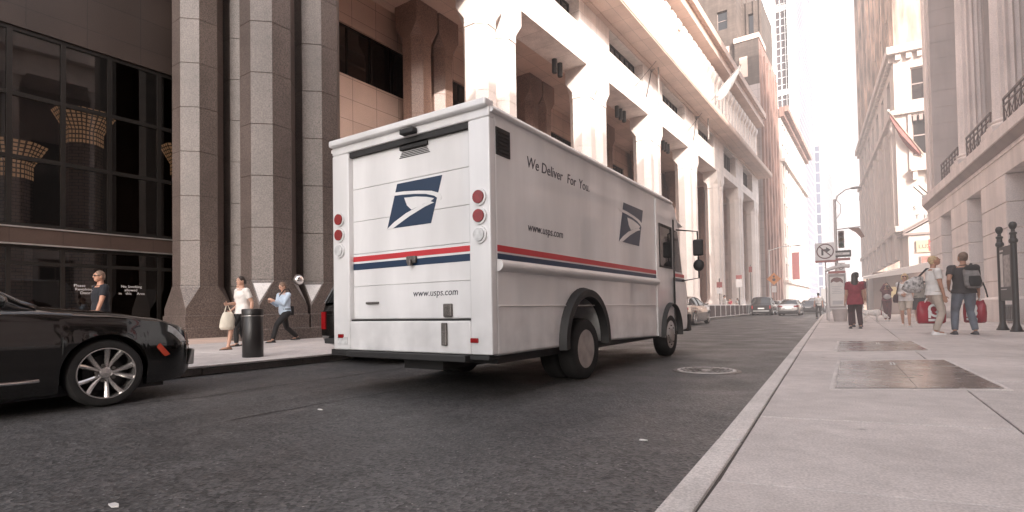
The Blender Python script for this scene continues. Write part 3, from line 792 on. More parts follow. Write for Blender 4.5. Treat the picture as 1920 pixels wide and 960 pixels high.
for j in range(8):      # flat pilaster strips between the window bays
    mb = MB(); y = .25 + 3.75 * j; mb.box(-.22, -.001, y, y + 1.1, 4.0, H1 - .3); mb.box(-.26, -.001, y - .05, y + 1.15, 12.9, 13.4); mb.build('pilaster', MT['cream'], BB)
    mb = MB(); mb.box(-.12, .059, y + .1, y + 1.0, H2 + .7, top_at(y + .5) - .5); mb.build('pilaster', MT['brick_street'], BB)
def band(z0, z1, pr, nm, dent=False):
    mb = MB(); mb.box(-pr, .3, -pr, LEN, z0, z1); mb.box(.301, 24, -pr, .3, z0, z1); mb.build(nm, MT['cream'], BB, bevel=.03, seg=1)
    if dent:
        mb = MB()
        for k in range(40): mb.box(-pr * .6, -.001, .1 + .72 * k, .5 + .72 * k, z0 - .42, z0 - .01)
        for k in range(12): mb.box(.1 + .62 * k, .42 + .62 * k, -pr * .6, -.001, z0 - .42, z0 - .01)
        mb.build('dentil_frieze', MT['cream'], BB)
band(H1, H1 + .35, .30, 'cornice'); band(H2 - .2, H2 + .35, .42, 'cornice', True); band(5.9, 6.3, .25, 'string_course')
mb = MB()
for k in range(4): mb.box(1.0 + .34 * k, 1.2 + .34 * k, -.2, -.001, 13.55, 13.95)
mb.build('dentil_frieze', MT['temple_dark'], BB)
mb = MB(); mb.box(.75, 2.6, -.55, -.001, 10.0, 10.2); mb.box(.85, 1.1, -.45, -.001, 9.4, 10.0); mb.box(1.9, 2.15, -.45, -.001, 9.4, 10.0); mb.build('balcony', MT['cream'], BB)
mb = MB(); mb.box(.72, .92, -.12, -.001, 10.2, 14.05); mb.box(.72, 2.6, -.12, -.001, 14.04, 14.09); mb.build('window_surround', MT['cream'], BB)
for x, z, s in ((.82, 7.35, 'S'), (.92, 6.75, 'T'), (1.40, 6.75, 'H')):
    text_mesh(s, .42, 'wall_letter', MT['ink'], BB, frame((x, -.01, z), (1, 0, 0), (0, 0, 1)), ext=.01)
# gabled entrance with a shop sign on the side wall
t = empty('shop_entrance', tuple(tb(.15, 18.9, 0)), R(3.5), 'small white gabled shop entrance against the brick corner building', 'entrance')
mb = MB(); mb.box(0, 6, 0, 2.68, 0, 5.45); mb.build('wall', MT['cream'], t)
mb = MB(); mb.prism([(-.12, 5.46), (6.1, 5.46), (3.0, 7.25)], 'y', .02, 2.66); mb.build('tympanum', MT['cream'], t)
mb = MB(); 
for z_ in (0, 1): mb.prism([(-.3, 5.45 + .14 * z_), (3.0, 7.36 + .14 * z_), (3.0, 7.47 + .14 * z_), (-.3, 5.56 + .14 * z_)], 'y', -.2 + .07 * z_, 2.6)
mb.box(-.3, 6.1, -.14, 0, 5.36, 5.50); mb.build('pediment_moulding', MT['temple_dark'], t)
s = empty('shop_sign', tuple(tb(.55, 18.84, 4.2)), R(3.5), 'yellow LUX signboard with a red arrow panel under the gable', 'sign')
mb = MB(); mb.box(0, .95, -.06, 0, 0, .78); mb.build('board', mat('pale yellow sign', (.46, .38, .24), .5), s)
mb = MB(); mb.box(.62, 1.25, -.07, -.061, .06, .80); mb.build('picture_panel', mat('dark red sign picture', (.33, .05, .04), .5, var=.4, scale=6), s)
mb = MB(); mb.prism([(.66, .42), (1.0, .68), (.92, .50), (1.22, .56), (1.22, .38), (.92, .40), (1.0, .16)], 'y', -.076, -.072); mb.build('arrow', MT['white_metal'], s)
text_mesh('LUX', .36, 'lettering', MT['ink'], s, frame((.10, -.065, .26), (1, 0, 0), (0, 0, 1)), ext=.004)
s = empty('picture_board', tuple(tb(.75, 18.84, 3.35)), R(3.5), 'reddish picture board hung below the LUX signboard', 'sign')
mb = MB(); mb.box(0, 1.15, -.05, 0, 0, .62); mb.build('frame', MT['temple_dark'], s)
mb = MB(); mb.box(.05, 1.1, -.056, -.051, .05, .57); mb.build('picture', mat('mottled red picture', (.30, .11, .085), .5, var=.8, scale=4), s)
# sloping flagpole with a dark red flag
b, e = tb(1.55, 21.45, 11.05), tb(-.42, 21.2, 14.45)
t = empty('flagpole', tuple(b), 0, 'slanted flagpole on the side wall of the tan brick building', 'flagpole')
mb = MB(); mb.tube([(0, 0, 0), e - b], [.06, .04], 8); mb.build('pole', MT['brick_street'], t, smooth=50)
mb = MB(); mb.sphere(e - b, .09); mb.build('finial', MT['white_metal'], t, smooth=60)
mb = MB(); rings = []
for k in range(10):
    f = k / 9; p = b.lerp(e, .93 - .80 * f); w = .25 + .75 * math.sin(math.pi * min(1, .12 + f * .8))
    rings.append([p + V((.0, .05, -.04)), p + V((-.06, -.15 + .1 * math.sin(7 * f), -w * .5)), p + V((.05, .12, -w)), p + V((.1, .16, -w * .5))])
mb.loft(rings); tag(mb.build('flag', mat('dark red flag cloth', (.20, .075, .065), .8, var=.3, scale=3), smooth=60), 'dark red flag drooping from the slanted pole on the brick building', 'flag')
# sidewalk shed
t = empty('sidewalk_shed', (0, 0, 0), 0, 'sidewalk shed with pale sloping canopy and dark hoarding before the brick building', 'canopy')
mb = MB(); mb.add([(.55, 39.0, 2.52), (4.4, 39.0, 3.45), (4.4, 46, 3.75), (.7, 47.5, 3.0)], [(0, 1, 2, 3)]); mb.add([(.55, 39.0, 2.42), (4.4, 39.0, 2.85), (4.4, 39.0, 3.45), (.55, 39.0, 2.52)], [(0, 1, 2, 3)]); mb.build('canopy_sheet', mat('canopy sheet', (.62, .57, .54), .6, var=.12, scale=.6), t)
mb = MB(); mb.box(1.15, 4.4, 42.6, 42.7, .2, 3.0); mb.box(1.15, 1.25, 42.7, 60, .2, 3.0); mb.build('hoarding', mat('painted plywood hoarding', (.13, .085, .07), .7, var=.2, scale=.8, joint=('xz', 1.22, 5, .02, .6)), t)
for x, y in ((.75, 39.2), (2.6, 39.2), (.85, 46), (4.3, 39.2)):
    mb = MB(); mb.tube([(x, y, ZR), (x, y, 2.5 + (x - .6) * .2)], .05, 8); mb.build('post', MT['iron'], t)
tag(MB().box(1.72, 2.42, 42.55, 42.595, 1.32, 2.0).build('notice', mat('yellow notice', (.48, .37, .19), .6, var=.15, scale=5), bevel=.004), 'yellow paper notice fixed to the dark hoarding', 'sign')
# ---------------------------------------------------------------- far left side of the street (same local frame as the arcade)
rl = R(-2)
def lroot(name, s, label, cat='building', off=0): return empty(name, tuple(lb(off, s, 0)), rl, label, cat)
t = lroot('stone_tower', 84.5, 'weathered stepped stone tower rising behind the end of the arcade building')
hw = [(-6.0, -4.4, 46.5, 49.6), (-12, -10.4, 46.5, 49.6), (-6.0, -4.4, 40.0, 42.4)]
mb = MB(); mb.wall('y', .6, -34, -3.0, 0, 66, hw[:2], .5); mb.add([(-3, .6, 0), (-3, 16, 0), (-3, 16, 66), (-3, .6, 66)], [(0, 1, 2, 3)]); mb.build('upper_wall', MT['tower_stone'], t)
for h in hw[:2]: window(t, Matrix.Translation((h[0], .95, h[2])), h[1] - h[0], h[3] - h[2])
mb = MB(); mb.wall('y', 0, -3.3, .3, 36, 43.3, [], 0); mb.add([(-3.3, 0, 36), (-3.3, .6, 36), (-3.3, .6, 43.3), (-3.3, 0, 43.3)], [(0, 1, 2, 3)]); mb.build('middle_wall', MT['tower_stone'], t)
mb = MB(); mb.wall('y', -.04, -34, .34, 0, 36, [], 0); mb.build('base_wall', MT['tower_tile'], t)
mb = MB(); mb.box(-3.4, .42, -.12, 6, 43.3, 44.1); mb.build('coping', MT['granite_soffit'], t)
for x0, x1, z0, z1 in ((-2.6, -1.4, 37.5, 40.8), (-5.6, -4.2, 38, 43.5)):
    mb = MB(); mb.box(x0, x1, -.02 if x0 > -3 else .57, .6, z0, z1); mb.build('blind_panel', MT['granite_soffit'], t)
mb = MB(); sh = [(y, y + .8, 4 + 3.6 * j, 6.4 + 3.6 * j) for y in (1.5, 4.5, 7.5, 10.5, 13.5) for j in range(10)]
mb.wall('x', .3, 0, 17, 0, 43.3, sh, -.35); mb.build('street_wall', MT['tower_side'], t)
mb = MB(); mb.add([(.0, 0, 3), (.0, 17, 3), (0, 17, 42), (0, 0, 42)], [(0, 1, 2, 3)]); mb.build('street_glazing', MT['dark_glass'], t, fix=False)
for k in range(6):
    mb = MB(); mb.box(.301, .62, .3 + 3.0 * k, 1.2 + 3.0 * k, 0, 41.5); mb.build('pilaster', MT['tower_side'], t)
mb = MB(); mb.wall('y', 5, -3.0, .0, 43.3, 52, [(-2.0, -1.2, 46, 50)], .5); mb.wall('x', 0, 5, 16, 43.3, 52, [], 0); mb.box(-3, 0, 5.6, 16, 51.6, 52)
for x in (-2.9, -2.15, -1.0, -.1): mb.box(x - .15, x + .15, 4.75, 5, 43.3, 52.8)
mb.build('turret', MT['tower_stone'], t)
mb = MB(); mb.add([(-2.2, 5.4, 45), (-1, 5.4, 45), (-1, 5.4, 51), (-2.2, 5.4, 51)], [(0, 1, 2, 3)]); mb.build('turret_opening', MT['dark_glass'], t, fix=False)

t = lroot('cream_building', 101.4, 'sunlit cream stone building with a dark cornice between tower and glass blocks', off=.9)
wh = [(1.0 + 3.3 * i, 2.6 + 3.3 * i, 6 + 3.7 * j, 8.6 + 3.7 * j) for i in range(12) for j in range(8) if i in (0, 1, 2, 9, 10, 11)]
mb = MB(); mb.wall('x', 0, 0, 40, 0, 37, wh, -.35); mb.wall('y', 0, -20, 0, 0, 37, [], 0); mb.add([(0, 0, 37), (0, 40, 37), (-20, 40, 37), (-20, 0, 37)], [(0, 1, 2, 3)]); mb.build('wall', MT['cream'], t)
for a, b, c, d in wh: window(t, Matrix.Translation((-.25, a, c)) @ RZ90, b - a, d - c)
for z0, z1, p in ((36.2, 37.2, 1.3), (35.4, 36.2, .6), (27.2, 27.7, .5), (5.0, 5.5, .5)):
    mb = MB(); mb.box(-.2, p, -.2, 40.4, z0, z1); mb.build('cornice', MT['tower_side'] if z0 > 35 else MT['cream'], t)

def curtain_tower(name, label, s, off, w, l, h, glass, fw, fh, mull, fr='white_metal'):
    t = lroot(name, s, label, off=off)
    mb = MB(); mb.box(-w, 0, 0, l, 0, h); mb.build('curtain_wall', MT[glass], t)
    mb = MB(); x = -w
    while x <= 0: mb.box(x - mull / 2, x + mull / 2, -.12, .02, 0, h); x += fw
    y = 0
    mb.build('mullion_grid', MT[fr], t); mb = MB()
    while y <= l: mb.box(-.02, .075, y - .09, y + .09, 0, h); y += 3.0
    z = 0
    while z <= h: mb.box(-w, .08, -.10, .01, z - mull / 2, z + mull / 2); mb.box(-.01, .07, .012, l, z - .12, z + .12); z += fh
    mb.build('mullion_grid', MT['far_block'], t)
    return t
t = curtain_tower('office_tower', 'tall office tower with white corner piers and a gridded glass front', 160, -2.35, 7.4, 42, 118, 'tower_glass', 1.2, 2.1, .2)
for x0, x1 in ((-1.95, .2), (-7.6, -5.3)):
    mb = MB(); mb.box(x0, x1, -1.2, 1.0, 0, 119); mb.build('corner_pier', MT['white_metal'], t)
mb = MB(); mb.box(-.4, .05, 1.02, 42.02, 0, 118.2); mb.build('street_wall', MT['blue_glass'], t)
for z_ in (11, 36, 60, 84):
    mb = MB(); mb.box(-5.3, -1.95, -.3, .1, z_, z_ + 1.6); mb.build('spandrel', MT['white_metal'], t)
curtain_tower('low_glass_block', 'shorter flat-topped blue grey glass block farthest along that side', 206, -1.0, 8, 60, 56, 'blue_glass', 3.0, 3.6, .3, 'far_block')
curtain_tower('glass_block', 'blue grey stepped glass block between the office tower and the flat-topped block', 203, -2.2, 8, 2.6, 72, 'blue_glass', 1.3, 3.6, .2, 'far_block')
def far_block(name, label, x0, x1, y0, y1, h, cols, rows):
    t = empty(name, ((x0 + x1) / 2, y0, 0), 0, label, 'building')
    w = x1 - x0; hs_ = [(-w / 2 + w * (i + .25) / cols, -w / 2 + w * (i + .75) / cols, 4 + (h - 6) * j / rows, 4 + (h - 6) * (j + .55) / rows) for i in range(cols) for j in range(rows)]
    mb = MB(); mb.wall('y', 0, -w / 2, w / 2, 0, h, hs_, .6); mb.add([(-w / 2, 0, 0), (-w / 2, y1 - y0, 0), (-w / 2, y1 - y0, h), (-w / 2, 0, h)], [(0, 1, 2, 3)]); mb.add([(w / 2, 0, 0), (w / 2, y1 - y0, 0), (w / 2, y1 - y0, h), (w / 2, 0, h)], [(0, 1, 2, 3)]); mb.build('wall', MT['far_block'], t)
    mb = MB(); mb.box(-w / 2 + .2, w / 2 - .2, .5, .7, 2, h - 1); mb.build('glazing', MT['tower_glass'], t)
far_block('apartment_tower', 'faint grey tower with a column of dark windows at the street end', -9.6, -4.6, 330, 350, 63, 2, 12)
far_block('pale_slab', 'washed-out pale block nearest the right of the street end', -4.0, 1.5, 345, 365, 50, 3, 10)
far_block('plain_block', 'low washed-out block closing the view along the left side', -26, -10.5, 345, 365, 38, 5, 8)
# ---------------------------------------------------------------- mail van (local: x=0 right side, -2.40 left side; y forward from the rear face)
TR = empty('delivery_van', (-3.0, 4.32, 0), R(-.75), 'white mail delivery step van with red and blue stripes and eagle emblem', 'van')
TM = Matrix.Translation((-3.0, 4.32, 0)) @ Matrix.Rotation(R(-.75), 4, 'Z')
W = 2.40
def arc(cx, cz_, r, a0, a1, n=14): return [(cx + r * math.cos(R(a0 + (a1 - a0) * i / n)), cz_ + r * math.sin(R(a0 + (a1 - a0) * i / n))) for i in range(n + 1)]
side = [(.09, .46), (1.42, .46)] + arc(2.07, .50, .64, 178, 2) + [(2.72, .46), (5.12, .40)] + arc(5.78, .42, .57, 178, 2) + [(6.42, .45), (6.92, .46), (7.0, .62), (7.02, 1.18), (6.95, 1.42), (6.72, 1.58), (6.42, 2.62), (6.28, 2.86), (6.1, 2.95), (.09, 2.95)]
hw = 5.06
bm = MB(); bm.prism(side, 'x', 0, -W); body = bm.build('body', MT['truck_white'], TR, smooth=30, bevel=.035, seg=3)
mb = MB(); mb.box(-W + .03, -.03, .02, 6.15, 2.94, 3.02); mb.build('roof_cap', MT['truck_white'], TR, smooth=30, bevel=.035, seg=3)
mb = MB(); mb.tube([(.012, .02, 2.93), (.012, 6.0, 2.93)], .028, 8); mb.tube([(-W - .012, .02, 2.93), (-W - .012, 6.0, 2.93)], .028, 8); mb.build('drip_rail', MT['truck_rail'], TR, smooth=60)
# rear frame with the recessed roll-up door
mb = MB()
mb.box(-.27, 0, .0, .10, .475, 2.86); mb.box(-W, -W + .30, 0, .10, .475, 2.86); mb.box(-W, 0, 0, .10, 2.86, 2.97); mb.box(-W + .301, -.271, 0, .10, .475, .82)
mb.build('rear_frame', MT['truck_white'], TR, smooth=30, bevel=.018)
mb = MB(); mb.box(-W + .0, 0, -.06, .1, 2.955, 3.04); mb.build('roof_lip', MT['truck_white'], TR, smooth=30, bevel=.025)
mb = MB()
for k in range(5): mb.box(-W + .302, -.272, .066, .088, .845 + .392 * k, .845 + .392 * (k + 1) - .004)
mb.build('roller_door', MT['truck_white'], TR, bevel=.004, seg=1)
for a_, b_, c_ in ((.02, 2.80, 2.858), (.03, .822, .84)):
    mb = MB(); mb.box(-W + .302, -.272, a_, .07, b_, c_); mb.build('door_seal_gap_shade', MT['black_plastic'], TR)  # upper strip is the shadow gap above the door, built as black plastic
mb = MB(); mb.box(-2.1, -.3, -.06, .10, .40, .47); mb.box(-2.34, -.06, .02, .2, .42, .472); mb.build('step_bumper', MT['black_plastic'], TR, bevel=.01)
def stripe(nm, m, pts, axis, a, b):
    mb = MB(); mb.prism(pts, axis, a, b); return mb.build(nm, MT[m], TR)
stripe('red_stripe', 'usps_red', [(-W + .303, 1.535), (-.273, 1.535), (-.273, 1.595), (-W + .303, 1.595)], 'y', .0635, .066)
stripe('blue_stripe', 'usps_blue', [(-W + .303, 1.435), (-.273, 1.435), (-.273, 1.51), (-W + .303, 1.51)], 'y', .0635, .066)
for nm, m, z0, z1 in (('red_stripe', 'usps_red', 1.515, 1.58), ('blue_stripe', 'usps_blue', 1.43, 1.495)):
    for y0, y1 in ((.11, 5.02), (5.09, 6.03), (6.10, 6.80)): stripe(nm, m, [(y0, z0), (y1, z0), (y1, z1), (y0, z1)], 'x', .001, .0045)
# eagle emblem: blue slanted block, white swoosh head and wing
EAG = [(.0, .0), (.80, .0), (1.0, 1.0), (.20, 1.0)]
WH = [[(-.02, .80), (.14, .815), (.34, .80), (.60, .755), (.82, .70), (.955, .62), (.99, .53), (.965, .475), (.93, .51), (.86, .585), (.72, .655), (.52, .70), (.30, .73), (.10, .745)],
      [(.33, .655), (.55, .635), (.74, .585), (.86, .53), (.80, .475), (.66, .44), (.46, .36), (.38, .47)],
      [(-.01, -.01), (.10, -.01), (.42, .22), (.70, .38), (.86, .44), (.80, .475), (.62, .425), (.36, .30), (.14, .14)]]
def emblem(M, w, h):
    mb = MB(); S = Matrix.Diagonal((w, h, 1, 1)); flat_poly(mb, EAG, M @ S, .003); e = mb.build('eagle_emblem', MT['usps_blue'], TR)
    mb = MB()
    for p in WH: flat_poly(mb, p, M @ Matrix.Translation((0, 0, .0032)) @ S, .0025)
    mb.build('eagle_figure', MT['truck_white'], e)
emblem(frame((-1.51, .0655, 1.88), (1, 0, 0), (0, 0, 1)), .84, .50)
emblem(frame((.001, 3.33, 1.935), (0, 1, 0), (0, 0, 1)), 1.08, .62)
for q_, y_ in (('We', .70), ('Deliver', 1.02), ('For', 1.66), ('You.', 1.99)): text_mesh(q_, .175, 'side_lettering', MT['ink'], TR, frame((.001, y_, 2.50), (0, 1, 0), (0, 0, 1)), shear=.12)
text_mesh('www.usps.com', .135, 'side_lettering', MT['ink'], TR, frame((.001, .70, 1.79), (0, 1, 0), (0, 0, 1)), shear=.12)
text_mesh('www.usps.com', .105, 'rear_lettering', MT['ink'], TR, frame((-1.12, .0655, 1.09), (1, 0, 0), (0, 0, 1)), shear=.12)
# lamps
for x in (-.13, -W + .14):
    for k, (z, m) in enumerate(((2.06, 'red_lens'), (1.87, 'red_lens'), (1.68, 'clear_lens'))):
        mb = MB(); mb.lathe([(.088, -.02), (.088, .002), (.07, .004)], 18, (x, -.001, z), 'y'); l_ = mb.build('tail_lamp', MT['truck_white'], TR, smooth=40)
        mb = MB(); mb.lathe([(.066, -.03), (.068, -.012), (.068, .0)], 18, (x, -.006, z), 'y'); mb.build('lens', MT[m], l_, smooth=40)
for x, z, m in ((-.22, .62, 'red_lens'), (-W + .14, .64, 'red_lens')):
    mb = MB(); y = -.012 if z < 2 else -.072
    mb.box(x - .05, x + .05, y, y + .02, z - .025, z + .025); mb.build('marker_lamp', MT[m], TR, bevel=.008)
mb = MB(); mb.box(-1.19, -1.05, .03, .07, 1.46, 1.54); mb.box(-1.145, -1.095, .0, .04, 1.43, 1.50); mb.build('door_latch', MT['iron'], TR, bevel=.01)
mb = MB(); mb.box(-.66, -.55, .03, .07, .86, 1.0); mb.box(-.64, -.57, -.03, .0, .56, .80); mb.build('grab_bracket', MT['iron'], TR, bevel=.01)
mb = MB(); mb.box(-1.86, -1.66, .035, .07, 1.02, 1.045); mb.build('door_handle', MT['iron'], TR, bevel=.006)
mb = MB(); mb.box(-1.16, -.96, -.08, .0, 2.87, 2.93); mb.box(-1.28, -.86, .035, .068, 2.74, 2.79); mb.build('reversing_camera', MT['black_plastic'], TR, bevel=.01)
mb = MB()
for k in range(5): mb.box(-1.3 + .012 * k, -.84 - .012 * k, .060, .0655, 2.66 + .018 * k, 2.668 + .018 * k)
mb.build('door_vent', MT['black_plastic'], TR)
mb = MB(); mb.box(-W + .08, -W + .26, -.008, 0, .54, .63); mb.build('number_plate', MT['clear_lens'], TR)
mb = MB()
mb.box(.0, .012, .11, .36, 2.50, 2.78); 
for k in range(6): mb.box(.012, .02, .13, .34, 2.53 + .04 * k, 2.55 + .04 * k)
mb.build('side_vent', MT['black_plastic'], TR)
mb = MB(); rings = [[V((.0 + .075 * math.sin(math.pi * j / 8), y, 1.375 - .062 * math.cos(math.pi * j / 8))) for j in range(9)] for y in (.10, 5.03)]; mb.loft(rings); mb.build('rub_rail', MT['truck_rail'], TR, smooth=50)
mb = MB(); mb.box(.0, .022, 5.025, 5.085, .42, 2.88); mb.build('seam_strip', MT['truck_white'], TR, bevel=.006)
mb = MB(); mb.tube([(.006, .12, .965), (.006, 5.02, .965)], .008, 5); mb.build('panel_seam', MT['truck_rail'], TR)
# sliding cab door with its window
mb = MB(); mb.wall('x', .012, 5.10, 6.04, .40, 2.62, [(5.20, 5.94, 1.66, 2.44)], -.03)
d_ = mb.build('cab_door', MT['truck_white'], TR)
fr = MB(); y0, y1, z0, z1, t = 5.19, 5.95, 1.65, 2.45, .035
fr.box(-.01, .022, y0, y1, z0, z0 + t); fr.box(-.01, .022, y0, y1, z1 - t, z1); fr.box(-.01, .022, y0, y0 + t, z0 + t, z1 - t); fr.box(-.01, .022, y1 - t, y1, z0 + t, z1 - t)
fr.build('window_frame', MT['black_plastic'], d_)
g = MB(); g.add([(.005, y0, z0), (.005, y1, z0), (.005, y1, z1), (.005, y0, z1)], [(0, 1, 2, 3)]); g.build('window', MT['car_glass'], d_, fix=False)
mb = MB(); mb.box(.02, .05, 5.98, 6.02, 1.0, 1.5); mb.build('handle', MT['black_plastic'], d_, bevel=.01)
mb = MB(); mb.box(.0, .03, 6.03, 6.09, .42, 2.62); mb.build('door_post', MT['black_plastic'], TR, bevel=.008)
g = MB(); g.prism([(6.13, 1.62), (6.62, 1.62), (6.36, 2.42), (6.13, 2.42)], 'x', -.01, .008); g.build('quarter_window', MT['car_glass'], TR)
def on_shield(u, k, o): return V((-W * u, 6.72 + (6.42 - 6.72) * k + o, 1.58 + (2.62 - 1.58) * k + o * .29))
g = MB(); g.add([on_shield(.05, .06, .012), on_shield(.95, .06, .012), on_shield(.95, .93, .012), on_shield(.05, .93, .012)], [(0, 1, 2, 3)]); g.build('windscreen', MT['car_glass'], TR, fix=False)
mb = MB(); mb.box(-W - .02, .02, 6.98, 7.22, .42, .78); mb.build('front_bumper', MT['black_plastic'], TR, bevel=.03)
mb = MB()
for k in range(5): mb.box(-W + .5, -.5, 7.0, 7.04, .86 + .1 * k, .91 + .1 * k)
mb.build('grille', MT['black_plastic'], TR)
for x in (-.25, -W + .25):
    mb = MB(); mb.lathe([(.12, 6.98), (.12, 7.05), (.08, 7.07)], 18, (x, 0, 1.02), 'y'); mb.build('headlight', MT['clear_lens'], TR, smooth=40)
for sx in (1, -1):
    x = .0 if sx > 0 else -W
    mb = MB(); mb.tube([(x, 6.30, 2.45), (x + .30 * sx, 6.74, 2.44), (x + .31 * sx, 6.76, 1.5), (x, 6.62, 1.45)], .016, 6)
    a_ = mb.build('mirror_arm', MT['black_plastic'], TR, smooth=60)
    mb = MB(); mb.box(x + sx * .31 - .10, x + sx * .31 + .10, 6.70, 6.79, 1.95, 2.28); mb.build('mirror', MT['black_plastic'], a_, bevel=.03)
    mb = MB(); mb.sphere((x + sx * .31, 6.76, 1.76), (.11, .07, .12)); mb.build('convex_mirror', MT['black_plastic'], a_, smooth=60)
mb = MB(); mb.prism([(5.95, 2.66), (6.75, 2.55), (6.78, 2.57), (5.95, 2.72)], 'x', .0, -W); mb.build('sun_visor', MT['truck_white'], TR)
# black flares round the rear wheel, mud flaps, chassis
def flare(cx, cz_, r0, r1, a0=186, a1=-6):
    mb = MB(); rings = []
    for i in range(25):
        a = R(a0 + (a1 - a0) * i / 24); c, s_ = math.cos(a), math.sin(a)
        rings.append([V((-.02, cx + r0 * c, cz_ + r0 * s_)), V((.09, cx + (r0 + .02) * c, cz_ + (r0 + .02) * s_)), V((.09, cx + (r1 - .03) * c, cz_ + (r1 - .03) * s_)), V((-.0, cx + r1 * c, cz_ + r1 * s_))])
    mb.loft(rings); return mb.build('wheel_flare', MT['black_plastic'], TR, smooth=40)
flare(2.07, .50, .56, .70); flare(5.78, .44, .52, .58)
mb = MB(); mb.box(-W + .15, -.15, .3, 6.9, .36, .5); mb.box(-W + .9, -.9, .3, 6.6, .26, .37); mb.tube([(-W + .2, 2.07, .40), (-.2, 2.07, .40)], .09, 10); mb.sphere((-W / 2, 2.07, .38), .2); mb.tube([(-W + .2, 5.78, .40), (-.2, 5.78, .40)], .06, 10)
mb.box(-W + .02, -.02, 1.45, 1.5, .5, 1.1); mb.box(-W + .35, -.36, 1.5, 2.7, 1.0, 1.12); mb.build('chassis', MT['black_plastic'], TR)
def van_wheel(y, x0, wid, dual):
    w = empty('wheel', (0, y, .40), parent=TR)
    for k in range(2 if dual else 1):
        xo = x0 - k * .27
        mb = MB(); mb.lathe([(.24, xo - wid), (.36, xo - wid - .0), (.395, xo - wid + .03), (.40, xo - wid / 2), (.395, xo - .03), (.36, xo), (.25, xo - .01), (.24, xo - .05)], 36, axis='x', cap=False); mb.build('tyre', MT['tyre'], w, smooth=50)
    mb = MB(); mb.lathe([(.255, x0 - .012), (.245, x0 - .02), (.235, x0 - .10 if dual else x0 - .05), (.13, x0 - .13 if dual else x0 - .02), (.12, x0 - .04 if dual else x0 + .02), (.085, x0 - .03 if dual else x0 + .03), (.0, x0 - .02 if dual else x0 + .03)], 28, axis='x'); mb.build('rim', MT['rim_paint'], w, smooth=35)
    mb = MB()
    for k in range(8): mb.lathe([(.014, x0 - .14 if dual else x0 - .03), (.014, x0 - .10 if dual else x0 + .01)], 6, (0, .18 * math.cos(k * .785), .18 * math.sin(k * .785)), 'x')
    mb.build('wheel_nut', MT['iron'], w)
    if dual:
        for k in range(6):
            mb = MB(); mb.sphere((x0 - .108, .185 * math.cos(k * 1.047 + .3), .185 * math.sin(k * 1.047 + .3)), (.012, .032, .032), 10, 6); mb.build('hand_hole', MT['black_plastic'], w, smooth=180)
    return w
van_wheel(2.07, .035, .24, True); van_wheel(5.78, .02, .24, False)
for y, dual in ((2.07, True), (5.78, False)):
    w = van_wheel(y, .0, .24, dual); w.rotation_euler = (0, 0, math.pi); w.location = (-W - (.03 if dual else .0), y, .40)

# ---------------------------------------------------------------- cars (local: x right, y forward, origin under the front axle)
def interp(tab, y):
    if y >= tab[0][0]: return tab[0][1]
    for (a, va), (b, vb) in zip(tab, tab[1:]):
        if y >= b:
            f = (a - y) / (a - b); f = f * f * (3 - 2 * f) * .5 + f * .5
            return va + (vb - va) * f
    return tab[-1][1]
SEDAN = dict(
    zsh=[(.97, .58), (.93, .70), (.82, .79), (.5, .865), (0, .925), (-.6, .96), (-2, .965), (-3.2, .99), (-3.85, .97), (-4.02, .86), (-4.08, .7)],
    zt=[(.97, .59), (.93, .72), (.82, .83), (.5, .93), (0, 1.01), (-.55, 1.06), (-2, 1.03), (-3.1, 1.07), (-3.85, 1.04), (-4.02, .88), (-4.08, .7)],
    ws=[(.97, .42), (.93, .56), (.82, .68), (.6, .77), (.2, .85), (-.5, .875), (-2.5, .89), (-3.5, .86), (-3.85, .78), (-4.02, .68), (-4.08, .6)],
    zb=[(.97, .42), (.93, .27), (.8, .20), (.5, .18), (-3.5, .18), (-3.9, .26), (-4.05, .36), (-4.08, .45)],
    roof=[(-.55, 1.02), (-.9, 1.22), (-1.35, 1.415), (-1.8, 1.475), (-2.4, 1.47), (-2.9, 1.36), (-3.3, 1.16), (-3.5, 1.06)],
    wr=[(-.55, .78), (-1.35, .60), (-2.0, .575), (-2.9, .58), (-3.5, .70)], cab=(-.55, -3.5), rooft=(-1.4, -2.55), rear=-2.88, R=.345, front=.97, back=-4.08)
SUVS = dict(
    zsh=[(.9, .72), (.85, .85), (.7, .95), (0, 1.02), (-1, 1.05), (-3.5, 1.08), (-3.75, 1.06), (-3.85, .95)],
    zt=[(.9, .73), (.85, .90), (.7, 1.02), (0, 1.10), (-.5, 1.14), (-3.5, 1.14), (-3.75, 1.1), (-3.85, .96)],
    ws=[(.9, .55), (.85, .70), (.6, .84), (0, .92), (-3.3, .93), (-3.75, .88), (-3.85, .82)],
    zb=[(.9, .45), (.8, .3), (.5, .25), (-3.4, .25), (-3.75, .36), (-3.85, .5)],
    roof=[(-.5, 1.14), (-.9, 1.45), (-1.3, 1.72), (-1.7, 1.79), (-3.2, 1.77), (-3.5, 1.62), (-3.78, 1.12)],
    wr=[(-.5, .82), (-1.3, .70), (-3.2, .70), (-3.78, .82)], cab=(-.5, -3.78), rooft=(-1.35, -3.25), rear=-2.95, R=.40, front=.9, back=-3.85)
